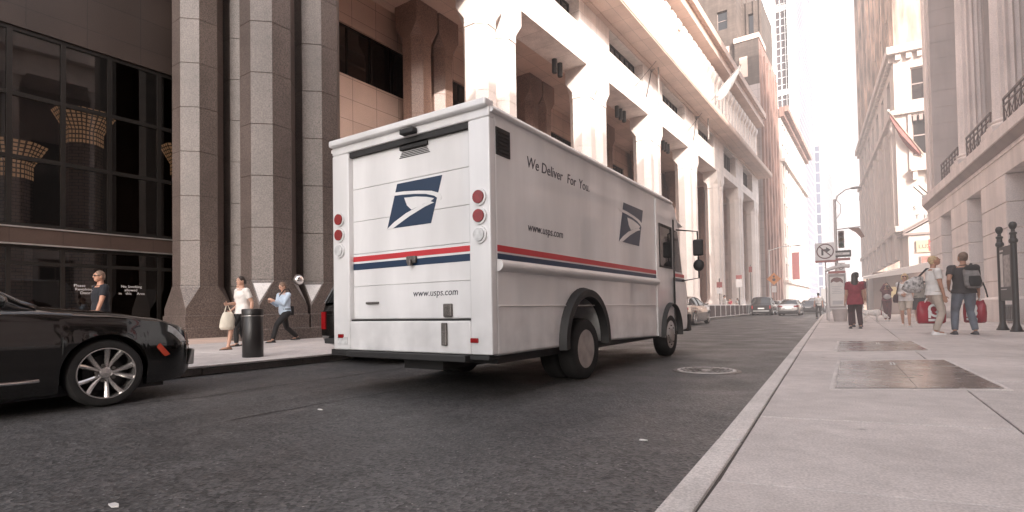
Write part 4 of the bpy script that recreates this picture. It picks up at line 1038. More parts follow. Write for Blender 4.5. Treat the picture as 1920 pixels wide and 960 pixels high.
def car(name, label, loc, rz, paint, spec=SEDAN, group=None, hero=False, cat='car', spokes=10, bright=False):
    S = spec
    t = empty(name, loc, rz, label, cat, group)
    ar = S['R'] + .05
    ys = set([S['front'] - .0, S['back']])
    n = 64
    for i in range(n + 1): ys.add(S['front'] + (S['back'] - S['front']) * i / n)
    for c in (0, S['rear']):
        for i in range(21): ys.add(c + ar * math.cos(math.pi * i / 20))
    for e in (.01, .03, .06, .1): ys.add(S['front'] - e); ys.add(S['back'] + e)
    ys = sorted(ys, reverse=True)
    rings = []
    for y in ys:
        zb, zs, zt, w = interp(S['zb'], y), interp(S['zsh'], y), interp(S['zt'], y), interp(S['ws'], y)
        for c in (0, S['rear']):
            d = abs(y - c)
            if d < ar: zb = max(zb, S['R'] + math.sqrt(ar * ar - d * d))
        zb = min(zb, zs - .05)
        h = zs - zb
        def wz(z):
            f = (z - .2) / max(zs - .2, .1); f = max(0, min(1, f))
            return w + .045 * math.sin(math.pi * min(1, f * 1.02)) ** .8 - .02 * (1 - f) + (.012 if .62 < f < .72 else 0)
        half = [(0, zb), (w * .55, zb), (wz(zb) - .02, zb)] + [(wz(zb + h * f), zb + h * f) for f in (.03, .2, .4, .55, .68, .8, .9)] + [(w, zs), (w * .965, zs + (zt - zs) * .30), (w * .80, zs + (zt - zs) * .62), (w * .55, zs + (zt - zs) * .86), (w * .25, zs + (zt - zs) * .97), (0, zt)]
        ring = [V((x, y, z)) for x, z in half] + [V((-x, y, z)) for x, z in half[-2:0:-1]]
        rings.append(ring)
    mb = MB(); mb.loft(rings); mb.build('body', paint, t, smooth=38)
    # wheel houses stay dark
    mb = MB()
    for c in (0, S['rear']): mb.box(-.60, .60, c - ar, c + ar, .3, S['R'] + ar)
    mb.box(-.7, .7, S['rear'] - .8, .6, .14, .25); mb.build('underbody', MT['black_plastic'], t)
    # greenhouse
    a, b = S['cab']; N_ = 26
    sec = []
    for i in range(N_ + 1):
        y = a + (b - a) * i / N_
        zs, w = interp(S['zsh'], y) - .01, interp(S['ws'], y) * .955; zr, wr = interp(S['roof'], y), min(interp(S['wr'], y), w - .01)
        zr = max(zr, zs + .01)
        hh = zr - zs
        sec.append([V((x, y, z)) for x, z in ((w, zs), (w + (wr - w) * .5 + .02, zs + hh * .5), (wr + .012, zs + hh * .90), (wr - .06, zs + hh * .975), (wr * .5, zr + .012 * min(1, hh * 4)), (0, zr + .018 * min(1, hh * 4)))])
    def skin(name, m, segs, i0, i1, off=0.0, both=True, parent=t):
        mb = MB()
        for sx in ((1, -1) if both else (1,)):
            q = [[V((p.x * sx, p.y, p.z)) + V((sx * off, 0, off)) for p in s_[segs[0]:segs[1] + 1]] for s_ in sec[i0:i1 + 1]]
            mb.loft(q, closed=False, cap=False)
        return mb.build(name, m, parent, smooth=60)
    r0 = min(range(N_ + 1), key=lambda i: abs(a + (b - a) * i / N_ - S['rooft'][0])); r1 = min(range(N_ + 1), key=lambda i: abs(a + (b - a) * i / N_ - S['rooft'][1]))
    for sx in (1, -1):
        mb = MB(); q = [[V((p.x * sx, p.y, p.z)) for p in s_[0:3]] for s_ in sec]; mb.loft(q, closed=False, cap=False); mb.build('side_window', MT['car_glass'], t, smooth=60)
    skin('windscreen', MT['car_glass'], (2, 5), 0, r0); skin('rear_window', MT['car_glass'], (2, 5), r1, N_); skin('roof', paint, (2, 5), r0, r1)
    for sx in (1, -1):
        mb = MB()
        for (i0, i1) in ((0, r0), (r1, N_)): mb.tube([V((s_[2].x * sx, s_[2].y, s_[2].z)) for s_ in sec[i0:i1 + 1]], .035, 6)
        mb.tube([V((s_[2].x * sx, s_[2].y, s_[2].z)) for s_ in sec[r0:r1 + 1]], .03, 6)
        mb.build('roof_pillar', paint, t, smooth=60)
    for yb in (a + (b - a) * .44, a + (b - a) * .72):
        i = min(range(N_ + 1), key=lambda k: abs(a + (b - a) * k / N_ - yb))
        for sx in (1, -1):
            mb = MB(); mb.tube([V((p.x * sx, p.y, p.z)) for p in sec[i][0:3]], .03, 6, ry=.5); mb.build('door_pillar', MT['black_plastic'], t)
    # chrome line under the windows
    for sx in (1, -1):
        mb = MB(); mb.tube([V((s_[0].x * sx + sx * .004, s_[0].y, s_[0].z + .012)) for s_ in sec[1:-1]], .011, 5); mb.tube([V((s_[2].x * sx + sx * .026, s_[2].y, s_[2].z + .006)) for s_ in sec[1:-2]], .010, 5); mb.build('window_trim', MT['chrome'], t)
    fy, by = S['front'], S['back']
    for sx in (1, -1):
        m_ = MB(); m_.sphere((sx * (interp(S['ws'], -.85) + .10), -.88, interp(S['zsh'], -.9) + .12), (.11, .09, .075)); m_.tube([(sx * interp(S['ws'], -.85) * .95, -.84, interp(S['zsh'], -.9) + .04), (sx * (interp(S['ws'], -.85) + .08), -.86, interp(S['zsh'], -.9) + .10)], .03, 6); m_.build('wing_mirror', paint, t, smooth=60)
        # tail lamps
        zc = interp(S['zsh'], by + .2) - .10
        m_ = MB(); q = []
        for k in range(6):
            y = by + .30 - .295 * k / 5; w = interp(S['ws'], y) + .012
            q.append([V((sx * (w + .008), y, zc + .05)), V((sx * (w + .022), y, zc + .02)), V((sx * (w + .02), y, zc - .10)), V((sx * (w + .0), y, zc - .12))])
        (m_.loft(q, cap=False, closed=False) if S is not SUVS else 0)
        if S is SUVS: m_.box(sx * (interp(S['ws'], by) - .10), sx * (interp(S['ws'], by) + .02), by - .02, by + .03, zc - .34, zc - .02)
        else: m_.box(sx * .46, sx * (interp(S['ws'], by) + .04), by - .02, by + .03, zc - .09, zc + .02)
        m_.build('tail_lamp', MT['red_lens'], t, smooth=50)
        if not hero:
            m_ = MB(); m_.sphere((sx * .62, fy - .12, interp(S['zsh'], fy - .1) - .03), (.15, .12, .07)); m_.build('headlight', MT['clear_lens'], t, smooth=60)
        for yy in (-1.55, -2.5):
            m_ = MB(); w = interp(S['ws'], yy) + .035; m_.box(sx * (w - .02), sx * (w + .022), yy - .09, yy + .09, interp(S['zsh'], yy) - .15, interp(S['zsh'], yy) - .125); m_.build('door_handle', MT['chrome'], t)
    m_ = MB(); m_.box(-.28, .28, by - .035, by + .03, .60, .72); m_.build('number_plate', MT['white_metal'], t, bevel=.008)
    m_ = MB(); m_.box(-.72, .72, by - .05, by + .12, .36, .46); m_.build('rear_bumper', MT['steel'] if bright else MT['black_plastic'], t, bevel=.02)
    m_ = MB(); m_.box(-.42, .42, fy - .06, fy + .012, .42, .60); m_.build('grille', MT['black_plastic'], t, bevel=.01)
    # wheels
    for yc in (0, S['rear']):
        for sx in (1, -1):
            xo = interp(S['ws'], yc) + .012
            w = empty('wheel', (sx * xo, yc, S['R']), 0 if sx > 0 else math.pi, parent=t)
            r = S['R']
            mb = MB(); mb.lathe([(r * .70, -.20), (r * .94, -.20), (r * .99, -.16), (r, -.1), (r * .99, -.03), (r * .94, .0), (r * .80, .012), (r * .752, .004), (r * .745, -.03)], 48, axis='x', cap=False); mb.build('tyre', MT['tyre'], w, smooth=45)
            mb = MB(); mb.lathe([(r * .76, .002), (r * .755, .012), (r * .725, .012), (r * .715, -.015), (r * .70, -.16), (r * .2, -.17)], 48, axis='x', cap=False); mb.lathe([(r * .19, -.05), (r * .17, -.02), (r * .13, -.012), (.0, -.008)], 24, axis='x')
            for k in range(spokes):
                pair = spokes // 2
                base = 2 * math.pi * (k // 2) / pair; dlt = (.5 if k % 2 else -.5) * (2 * math.pi / spokes) * .88
                ang0, ang1 = base + dlt * .55, base + dlt
                def pt(rad, ang, wd, x): return V((x, rad * math.cos(ang) - wd * math.sin(ang), rad * math.sin(ang) + wd * math.cos(ang)))
                q = []
                for f in (0, .35, .7, 1):
                    rad = r * (.14 + .60 * f); ang = ang0 + (ang1 - ang0) * f; wd = .016 + .010 * f; x = -.022 + .020 * f - .012 * math.sin(math.pi * f)
                    q.append([pt(rad, ang, -wd, x - .012), pt(rad, ang, -wd * .3, x), pt(rad, ang, wd * .5, x), pt(rad, ang, wd, x - .016), pt(rad, ang, wd, x - .05), pt(rad, ang, -wd, x - .05)])
                mb.loft(q)
            mb.build('rim', MT['alloy'], w, smooth=25)
            mb = MB(); mb.lathe([(r * .70, -.15), (.0, -.15)], 24, axis='x'); mb.lathe([(r * .52, -.09), (r * .52, -.11), (.05, -.11)], 24, axis='x'); mb.build('brake_disc', MT['black_plastic'], w)
            if hero:
                mb = MB()
                for k in range(5): mb.lathe([(.016, -.04), (.016, -.006)], 6, (0, r * .235 * math.cos(k * 1.2566 + .6), r * .235 * math.sin(k * 1.2566 + .6)), 'x')
                mb.build('wheel_nut', MT['iron'], w)
    return t
bc = car('parked_sedan', 'glossy black limousine sedan with bright ten-spoke wheel at the near kerbside', (-7.36, 2.40, 0), R(-1.0), MT['car_black'], hero=True, group=None)
# details that only the near sedan shows
for sx in (1, -1):
    m_ = MB(); q = []
    for k in range(9):
        f = k / 8; y = .62 + .33 * f - .02 * f * f; z = .80 - .30 * f ** 1.4; w = interp(SEDAN['ws'], y) + .016 + .018 * math.sin(math.pi * f)
        q.append([V((sx * (w - .10), y + .03, z + .025)), V((sx * w, y, z + .02)), V((sx * (w + .012), y - .01, z - .05 - .03 * f)), V((sx * (w - .06), y + .01, z - .07 - .03 * f))])
    m_.loft(q); m_.build('headlight', MT['clear_lens'], bc, smooth=50)
    m_ = MB(); w0, w1 = interp(SEDAN['ws'], .50), interp(SEDAN['ws'], .60)
    m_.prism([(.46, .60), (.52, .62), (.62, .49), (.57, .47)], 'x', sx * (w0 + .02), sx * (w0 + .042)); m_.build('side_marker', MT['amber_lens'], bc, bevel=.004)
    m_ = MB(); w = interp(SEDAN['ws'], -1.5); m_.tube([(sx * (w + .012), -.55, .33), (sx * (w + .03), -.7, .33), (sx * (w + .03), -2.3, .35)], .016, 6); m_.build('sill_trim', MT['chrome'], bc, smooth=60)
    m_ = MB(); m_.prism([(.90, .34), (.97, .34), (.985, .52), (.95, .53)], 'x', sx * .44, sx * .62); m_.build('fog_lamp', MT['steel'], bc, bevel=.01)
m_ = MB()
for k in range(6): m_.box(-.46, .46, .93, .992, .40 + .04 * k, .414 + .04 * k)
m_.build('grille_bars', MT['chrome'], bc)
m_ = MB(); m_.tube([(.35, -.50, 1.05), (.02, -.62, 1.075), (-.4, -.60, 1.07)], .012, 5); m_.build('wiper', MT['black_plastic'], bc)

car('parked_suv', 'black SUV parked at the far kerb, half hidden by the mail van', (-7.50, 10.35, 0), R(-1), MT['car_black'], SUVS)
car('parked_sedan', 'champagne sedan stopped ahead of the mail van', (-7.55, 30.4, 0), R(-1), MT['car_beige'])
car('moving_sedan', 'silver sedan seen from behind in the middle of the far street', (-4.9, 57.3, 0), R(0), MT['car_silver'])
car('parked_suv', 'dark SUV with a bright rear bumper beside the crowd barrier', (-7.5, 60.0, 0), R(0), MT['car_black'], SUVS, bright=True)
car('parked_sedan', 'white sedan just ahead of the dark SUV by the barrier', (-7.3, 67.2, 0), R(0), MT['car_white'])
car('moving_sedan', 'dark sedan partly behind the silver sedan', (-4.0, 68, 0), R(0), MT['car_black'])
car('moving_suv', 'black SUV farthest along the roadway', (-3.9, 79, 0), R(0), MT['car_black'], SUVS)
# ---------------------------------------------------------------- people (local: x right, y forward, z up; 1.75 m before scaling)
CL = {}
def cloth(name, c, **k):
    if name not in CL: CL[name] = mat(name, c, k.pop('rough', .85), var=k.pop('var', .14), scale=k.pop('scale', 7), bump=.8, bscale=11, **k)
    return CL[name]
def ik(a, t, l1, l2, pole):
    a, t, pole = V(a), V(t), V(pole)
    d = t - a; L_ = min(d.length, (l1 + l2) * .999); d.normalize()
    x = (l1 * l1 - l2 * l2 + L_ * L_) / (2 * L_); h = math.sqrt(max(l1 * l1 - x * x, 0))
    p = (pole - d * pole.dot(d)).normalized()
    return a + d * x + p * h, a + d * L_
def ell(c, rx, ry, ax=None, n=14):
    c = V(c)
    ax = ax or (V((1, 0, 0)), V((0, 1, 0)))
    return [c + ax[0] * (rx * math.cos(2 * math.pi * j / n)) + ax[1] * (ry * math.sin(2 * math.pi * j / n)) for j in range(n)]
def limb(mb, pts, rs, caps=True, n=10):
    mb.tube(pts, rs, n)
    if caps:
        for p, r in zip(pts, rs): mb.sphere(p, r * .995, 10, 7)
def person(label, loc, face, H=1.72, feet=((-.10, .02), (.10, -.02)), lift=(0, 0), hands=None, lean=0.0, turn=0.0, head=(0, 0), build=1.0, female=False,
           skin='skin', top=None, sleeve='short', bottom=None, legs='long', shoes=None, hair=None, hair_m=None, glasses=False, cap=None, group=None, fine=.009, hip_drop=.012, untuck=.0, hands_fwd=None, skirt=False):
    """face = direction the body faces, degrees counter-clockwise from +Y"""
    t = empty('person', loc, R(face), label, 'person', group, H / 1.75)
    wsh = .182 if female else .205
    pel = V((0, 0, .935 - hip_drop)); up = V((0, math.sin(lean), math.cos(lean)))
    rt = V((math.cos(turn), math.sin(turn), 0)); fw = V((-rt.y, rt.x, 0))
    chest = pel + up * .36; neck = pel + up * .545; hd = neck + up * .10 + V((0, .025, .065))
    ht, hp = R(head[0]), R(head[1])          # head turn (ccw), pitch (up +)
    HR = Matrix.Rotation(ht, 3, 'Z') @ Matrix.Rotation(hp, 3, 'X')
    sh = [pel + up * .475 - rt * wsh, pel + up * .475 + rt * wsh]
    hipj = [pel + V((-.092, 0, -.02)), pel + V((.092, 0, -.02))]
    an = [V((feet[i][0], feet[i][1], .085 + lift[i])) for i in (0, 1)]
    kn = []
    for i in (0, 1):
        k, a = ik(hipj[i], an[i], .425, .425, (0, 1, 0)); kn.append(k); an[i] = a
    hands = hands or ((-.26, .06, .80), (.26, .06, .80))
    wr, el = [], []
    for i in (0, 1):
        e, w = ik(sh[i], hands[i], .29, .265, ((-.35 if i == 0 else .35), -1, -.15)); el.append(e); wr.append(w)
    b = build
    def torso(mb, g=0.0, z0=-.06, z1=.545, n=16):
        prof = [(-.06, .150, .105), (.0, .170 if female else .165, .118), (.08, .158, .110), (.17, .136 if female else .148, .098), (.27, .150 if female else .160, .112), (.36, .158 if female else .178, .122 if female else .120), (.44, .160 if female else .182, .100), (.49, .125, .078), (.525, .072, .064), (.56, .056, .056)]
        rings = []
        for z, rx, ry in prof:
            if z < z0 - .001 or z > z1 + .02: continue
            f = max(0, min(1, z / .4)); ax = (V((1, 0, 0)).lerp(rt, f).normalized(), V((0, 1, 0)).lerp(fw, f).normalized())
            bb = b if z < .44 else 1 + (b - 1) * .4
            c_ = pel + up * z + (V((0, .012, 0)) if .3 < z < .42 and female else V((0, 0, 0)))
            rings.append(ell(c_, rx * bb + g, ry * bb * (1.12 if b > 1.05 and .0 < z < .3 else 1) + g, ax, n))
        mb.loft(rings)
        if female and z1 > .4:
            for s_ in (-1, 1): mb.sphere(pel + up * .345 + rt * (.068 * s_) + fw * (.078 * b + g * .5), .062 + g * .4, 10, 7)
    # body: one continuous surface
    mb = MB(); torso(mb)
    limb(mb, [pel + up * .50, neck + up * .02, hd - V((0, .02, .04))], [.060, .054, .052])
    mb.sphere(hd, (.073, .092, .112), 16, 12, rot=HR)
    def HP(x, y, z): return hd + HR @ V((x, y, z))
    mb.sphere(HP(0, .035, -.058), (.052, .055, .055), 12, 8, rot=HR); mb.tube([HP(0, .086, .022), HP(0, .104, -.022), HP(0, .088, -.034)], [.010, .017, .010], 8)
    for s_ in (-1, 1): mb.sphere(HP(.074 * s_, -.005, -.005), (.012, .024, .034), 8, 6, rot=HR)
    mb.sphere(HP(0, .085, .038), (.045, .012, .014), 8, 6, rot=HR)
    for i in (0, 1):
        s_ = -1 if i == 0 else 1
        limb(mb, [sh[i] - rt * (.05 * s_), sh[i], sh[i].lerp(el[i], .5), el[i], el[i].lerp(wr[i], .35), wr[i]], [.062 * b, .058 * b, .047 * b, .039, .039, .027])
        # hand: palm, four bent fingers and a thumb at the side
        d = (wr[i] - el[i]).normalized()
        if hands_fwd and hands_fwd[i]: d = (V(hands_fwd[i])).normalized()
        sidev = (V((-s_, .25, 0)) - d * V((-s_, .25, 0)).dot(d)).normalized()      # palm normal, facing the body
        across = d.cross(sidev).normalized()
        if across.y < 0 and abs(across.y) > .2: across = -across
        pc = wr[i] + d * .052
        PR = Matrix((across, d, sidev)).transposed()
        mb.sphere(pc, (.040, .055, .017), 10, 7, rot=PR); mb.tube([wr[i] - d * .02, wr[i] + d * .03], [.026, .028], 8)
        for q in range(4):
            o = wr[i] + d * (.092 - .006 * abs(q - 1.3)) + across * (.031 - .0205 * q)
            l_ = (.036, .041, .038, .030)[q]
            p1 = o + (d * .93 + sidev * .28) * l_; p2 = p1 + (d * .70 + sidev * .68) * l_ * .8; p3 = p2 + (d * .35 + sidev * .9) * l_ * .55
            mb.tube([o - d * .03, o, p1, p2, p3], [.0085, .0095, .0088, .0080, .0065], 6); mb.sphere(p3, .0065, 6, 5)
        o = wr[i] + d * .030 + across * .030
        p1 = o + (across * .72 + d * .62 + sidev * .25) * .040; p2 = p1 + (across * .3 + d * .85 + sidev * .4) * .032
        mb.tube([o - across * .012, o, p1, p2], [.013, .013, .0105, .008], 6); mb.sphere(p2, .008, 6, 5)
        limb(mb, [hipj[i], hipj[i].lerp(kn[i], .5), kn[i], kn[i].lerp(an[i], .3), an[i].lerp(kn[i], .12), an[i]], [.088 * b, .072 * b, .052, .052, .036, .036])
        mb.sphere(an[i] + V((0, .07, -.05)), (.038, .10, .032), 10, 7)
    mb.build('body', MT[skin], t, remesh=.0075 if fine < .01 else .011)
    # clothes
    if top:
        mb = MB(); torso(mb, .014, z0=-.06 - (untuck and .001), z1=.50)
        if untuck:
            mb.loft([ell(pel + up * .02, .178 * b + .008, .128 * b + .012), ell(pel + V((0, 0, -untuck)), .188 * b + .012, .142 * b + .014)])
        for i in (0, 1):
            s_ = -1 if i == 0 else 1
            if sleeve == 'short':
                e = sh[i].lerp(el[i], .62); mb.tube([sh[i] - rt * (.07 * s_), sh[i], sh[i].lerp(el[i], .35), e], [.070 * b, .070 * b, .064 * b, .060 * b], 12); mb.sphere(sh[i], .070 * b, 12, 8)
            elif sleeve == 'long':
                pts = [sh[i] - rt * (.07 * s_), sh[i], sh[i].lerp(el[i], .5), el[i], el[i].lerp(wr[i], .5), wr[i].lerp(el[i], .06)]
                mb.tube(pts, [.068 * b, .068 * b, .058 * b, .052, .046, .038], 12); mb.sphere(sh[i], .068 * b, 12, 8); mb.sphere(el[i], .051, 10, 7)
        mb.build('shirt', top, t, remesh=fine)
        mb = MB(); mb.tube([neck + up * -.018 + (rt * math.cos(a) * .068 + fw * math.sin(a) * .066 + up * (-.012 * math.sin(a))) for a in [2 * math.pi * k / 14 for k in range(15)]], .011, 6); mb.build('collar', top, t, smooth=60)
    if bottom:
        mb = MB()
        if skirt:
            mb.loft([ell(pel + V((0, 0, .09)), .160 * b, .120 * b), ell(pel, .19 * b, .14 * b), ell(pel + V((0, .01, -.22)), .21 * b, .17 * b), ell(pel + V((0, .02, -.42)), .22 * b, .20 * b)])
        else:
            torso(mb, .010, z0=-.06, z1=.10)
            for i in (0, 1):
                e = {'long': .97, 'short': 0, 'capri': .55}[legs]
                loose = .012 if legs != 'leggings' else .004
                pts, rs = [hipj[i] + V((0, 0, .05)), hipj[i], hipj[i].lerp(kn[i], .5)], [.100 * b, .100 * b, .084 * b]
                if legs == 'short': pts.append(hipj[i].lerp(kn[i], .86)); rs.append(.082 * b)
                else:
                    pts.append(kn[i]); rs.append(.066 * b)
                    pts.append(kn[i].lerp(an[i], e * .5)); rs.append(.062 * b); pts.append(kn[i].lerp(an[i], e)); rs.append(.058 if e > .9 else .060)
                mb.tube(pts, rs, 12); mb.sphere(hipj[i], .098 * b, 12, 8)
                if legs != 'short': mb.sphere(kn[i], .064 * b, 10, 7)
        mb.build('skirt' if skirt else ('shorts' if legs == 'short' else 'trousers'), bottom, t, remesh=fine)
        if untuck == 0 and top:
            mb = MB(); mb.loft([ell(pel + up * .075, .163 * b + .018, .115 * b + .018), ell(pel + up * .105, .158 * b + .016, .112 * b + .018)]); mb.build('belt', MT['black_plastic'], t)
    if shoes:
        for i in (0, 1):
            mb = MB(); a = an[i]; z = a.z - .085; tilt = 0
            prof = [(-.075, .030, .05), (-.06, .038, .075), (-.01, .040, .085), (.05, .042, .062), (.12, .046, .045), (.17, .038, .036), (.195, .02, .025)]
            rings = []
            for y, hw_, hh in prof:
                rings.append([V((a.x + hw_ * cx_, a.y + y, z + max(0, hh * cz_))) for cx_, cz_ in ((-1, .02), (-1.02, .35), (-.75, .8), (0, 1.0), (.75, .8), (1.02, .35), (1, .02))])
            mb.loft(rings); o = mb.build('shoe', shoes, t, smooth=60)
            mb = MB(); mb.prism([(a.x + x_, a.y + y_) for x_, y_ in ((-.036, -.08), (.036, -.08), (.044, .0), (.050, .12), (.034, .19), (0, .205), (-.034, .19), (-.050, .12), (-.044, .0))], 'z', z - .002, z + .018); mb.build('sole', MT['white_metal'] if shoes.name.startswith('white') else MT['black_plastic'], o)
    # face
    for s_ in (-1, 1):
        mb = MB(); mb.sphere(HP(.029 * s_, .082, .014), (.012, .006, .007), 8, 6, rot=HR); mb.build('eye', MT['eye'], t, smooth=180)
    mb = MB(); mb.sphere(HP(0, .088, -.058), (.021, .006, .006), 8, 6, rot=HR); mb.build('mouth', MT['lip'], t, smooth=180)
    if hair:
        mb = MB()
        q = V((0, -.014, .022))
        mb.sphere(hd + HR @ q, (.081, .096, .104), 16, 10, rot=HR)
        cut = MB()
        if hair == 'short': mb.sphere(HP(0, -.045, -.012), (.076, .062, .075), 12, 8, rot=HR)
        if hair == 'bob':
            mb.sphere(HP(0, -.04, -.03), (.084, .072, .10), 12, 8, rot=HR)
            for s_ in (-1, 1): mb.tube([HP(.062 * s_, .02, .05), HP(.080 * s_, .0, -.03), HP(.075 * s_, .01, -.10)], [.028, .030, .022], 8)
        if hair == 'long':
            rings = []
            for f in range(7):
                z = .02 - .085 * f; rings.append([p for p in ell(HP(0, -.055 - .012 * f, 0) * 1 + V((0, 0, z)), .082 + .012 * math.sin(f * .6), .050, None, 12)])
            mb.loft(rings)
        if hair == 'tail': mb.sphere(HP(0, -.05, -.01), (.07, .062, .07), 12, 8, rot=HR); mb.sphere(HP(0, -.11, .02), (.03, .035, .035), 10, 7); mb.tube([HP(0, -.11, .02), HP(0, -.13, -.06)], [.03, .018], 8)
        mb.build('hair', hair_m, t, remesh=.008)
    if cap:
        mb = MB(); mb.sphere(HP(0, -.004, .050), (.084, .102, .076), 16, 10, rot=HR); mb.sphere(HP(0, .10, .045), (.06, .06, .010), 12, 6, rot=HR); mb.build('cap', cap, t, remesh=.008)
    if glasses:
        mb = MB()
        for s_ in (-1, 1):
            mb.sphere(HP(.031 * s_, .094, .012), (.026, .006, .019), 12, 8, rot=HR); mb.tube([HP(.056 * s_, .088, .016), HP(.078 * s_, .0, .012)], .004, 5)
        mb.tube([HP(-.012, .097, .016), HP(.012, .097, .016)], .004, 5); mb.build('glasses', MT['black_paint'], t, smooth=60)
    SC = H / 1.75
    T = Matrix.Translation(loc) @ Matrix.Rotation(R(face), 4, 'Z') @ Matrix.Diagonal((SC, SC, SC, 1))
    return dict(root=t, T=T, wr=[T @ w for w in wr], el=[T @ w for w in el], sh=[T @ w for w in sh], pel=T @ pel, chest=T @ chest, loc=lambda p: T @ V(p), hd=T @ hd)

BR_HAIR = cloth('dark brown hair', (.022, .013, .010), rough=.5, scale=30, var=.4); BLOND = cloth('blond hair', (.50, .36, .20), rough=.5, scale=30, var=.3); GREY_HAIR = cloth('greying short hair', (.16, .10, .07), rough=.6, scale=30, var=.3)
WHITE_TEE = cloth('white cotton', (.70, .67, .64)); NAVY = cloth('navy shirt cloth', (.008, .009, .014)); BLUE_SHIRT = cloth('pale blue shirt cloth', (.42, .50, .60)); BLACK_CL = cloth('black cloth', (.016, .015, .016)); KHAKI = cloth('khaki cloth', (.46, .39, .33)); JEANS = cloth('blue jeans', (.13, .145, .175), scale=5, var=.25); CRIMSON = cloth('crimson cloth', (.24, .03, .045)); DARK_LEG = cloth('dark leggings cloth', (.05, .022, .026)); CHAR = cloth('charcoal tee cloth', (.036, .030, .031)); OLIVE = cloth('grey green cloth', (.22, .20, .17)); PALE_HOOD = cloth('off white hoodie', (.66, .62, .60))
BLK_SHOE = cloth('black shoe leather', (.014, .013, .013), rough=.4); WHT_SHOE = cloth('white canvas shoe', (.72, .70, .68)); TAN_SHOE = cloth('tan sandal leather', (.25, .14, .09)); GREY_SHOE = cloth('grey trainer cloth', (.10, .095, .10))

def strap(name, pts, r, m, parent=None, ry=.35):
    mb = MB(); mb.tube(pts, r, 6, ry=ry); return mb.build(name, m, parent, smooth=60)
# --- far pavement, by the arcade
person('man in a dark navy shirt and glasses walking past the lobby doors', (-13.1, 4.7, ZL), 180, 1.78, feet=((-.10, .30), (.10, -.30)), lift=(0, .05), hands=((-.30, .18, .84), (.25, -.12, .80)), head=(6, 0), build=1.12, skin='skin_tan', top=NAVY, sleeve='short', bottom=BLACK_CL, shoes=BLK_SHOE, hair='short', hair_m=GREY_HAIR, glasses=True, untuck=.10, hip_drop=.05)
p = person('woman in a pale tee and dark shorts carrying a cream tote bag', (-11.75, 6.95, ZL), 180, 1.70, feet=((-.10, -.32), (.09, .30)), lift=(.06, 0), hands=((-.25, -.05, .83), (.10, .30, 1.06)), head=(4, 2), build=1.08, female=True, top=WHITE_TEE, bottom=BLACK_CL, legs='short', shoes=TAN_SHOE, hair='tail', hair_m=BR_HAIR, untuck=.06, hip_drop=.05, lean=R(2))
w = p['wr'][1]
t = empty('tote_bag', tuple(w), 0, 'slouchy cream cloth tote bag hanging from the walking woman in shorts', 'bag')
mb = MB(); mb.loft([ell((0, -.02, -.58), .10, .13), ell((0, -.02, -.52), .13, .17), ell((.0, 0, -.36), .12, .165), ell((0, 0, -.22), .07, .12), ell((0, 0, -.18), .03, .09)]); mb.build('bag', cloth('cream tote cloth', (.60, .55, .46), scale=3), t, remesh=.014)
mb = MB(); mb.tube([(0, -.08, -.2), (0, -.02, .02), (0, .08, -.2)], .012, 6); mb.build('handle', CL['cream tote cloth'], t)
person('person in a light blue shirt mostly hidden behind the woman with the tote', (-12.95, 7.62, ZL), 180, 1.60, feet=((-.1, .2), (.1, -.2)), hands=((-.2, .2, .9), (.2, .2, .95)), top=BLUE_SHIRT, bottom=BLACK_CL, shoes=BLK_SHOE, hair='long', hair_m=BR_HAIR, hip_drop=.03)
p = person('striding man in a pale blue shirt looking down at his phone', (-13.55, 9.25, ZL), 180, 1.80, feet=((-.10, .44), (.12, -.46)), lift=(0, .03), hands=((-.06, .36, 1.12), (.12, .34, 1.10)), head=(0, -24), build=1.08, top=BLUE_SHIRT, sleeve='long', bottom=BLACK_CL, shoes=BLK_SHOE, hair='short', hair_m=GREY_HAIR, hip_drop=.13, lean=R(4))
mb = MB(); c = (p['wr'][0] + p['wr'][1]) / 2 + V((0, -.06, .03)); mb.box(-.035, .035, -.07, .07, -.006, .006); tag(mb.build('phone', MT['black_paint'], None, loc=tuple(c), bevel=.004), 'dark phone held by the striding man in pale blue', 'phone')
t = empty('shoulder_bag', tuple(p['loc']((.16, -.20, .86))), R(180), 'black shoulder bag on the hip of the man in pale blue', 'bag')
mb = MB(); mb.box(-.07, .07, -.17, .17, -.14, .13); mb.build('bag', BLACK_CL, t, bevel=.03)
mb = MB(); o = p['loc']((.16, -.20, .86)); MI = (Matrix.Translation(o) @ Matrix.Rotation(R(180), 4, 'Z')).inverted()
mb.tube([MI @ p['loc'](q) for q in ((.17, -.10, .98), (.10, .125, 1.16), (-.02, .145, 1.30), (-.12, .08, 1.43), (-.13, -.03, 1.45), (-.06, -.13, 1.36), (.12, -.15, 1.1), (.18, -.12, .98))], .016, 6); mb.build('strap', BLACK_CL, t)

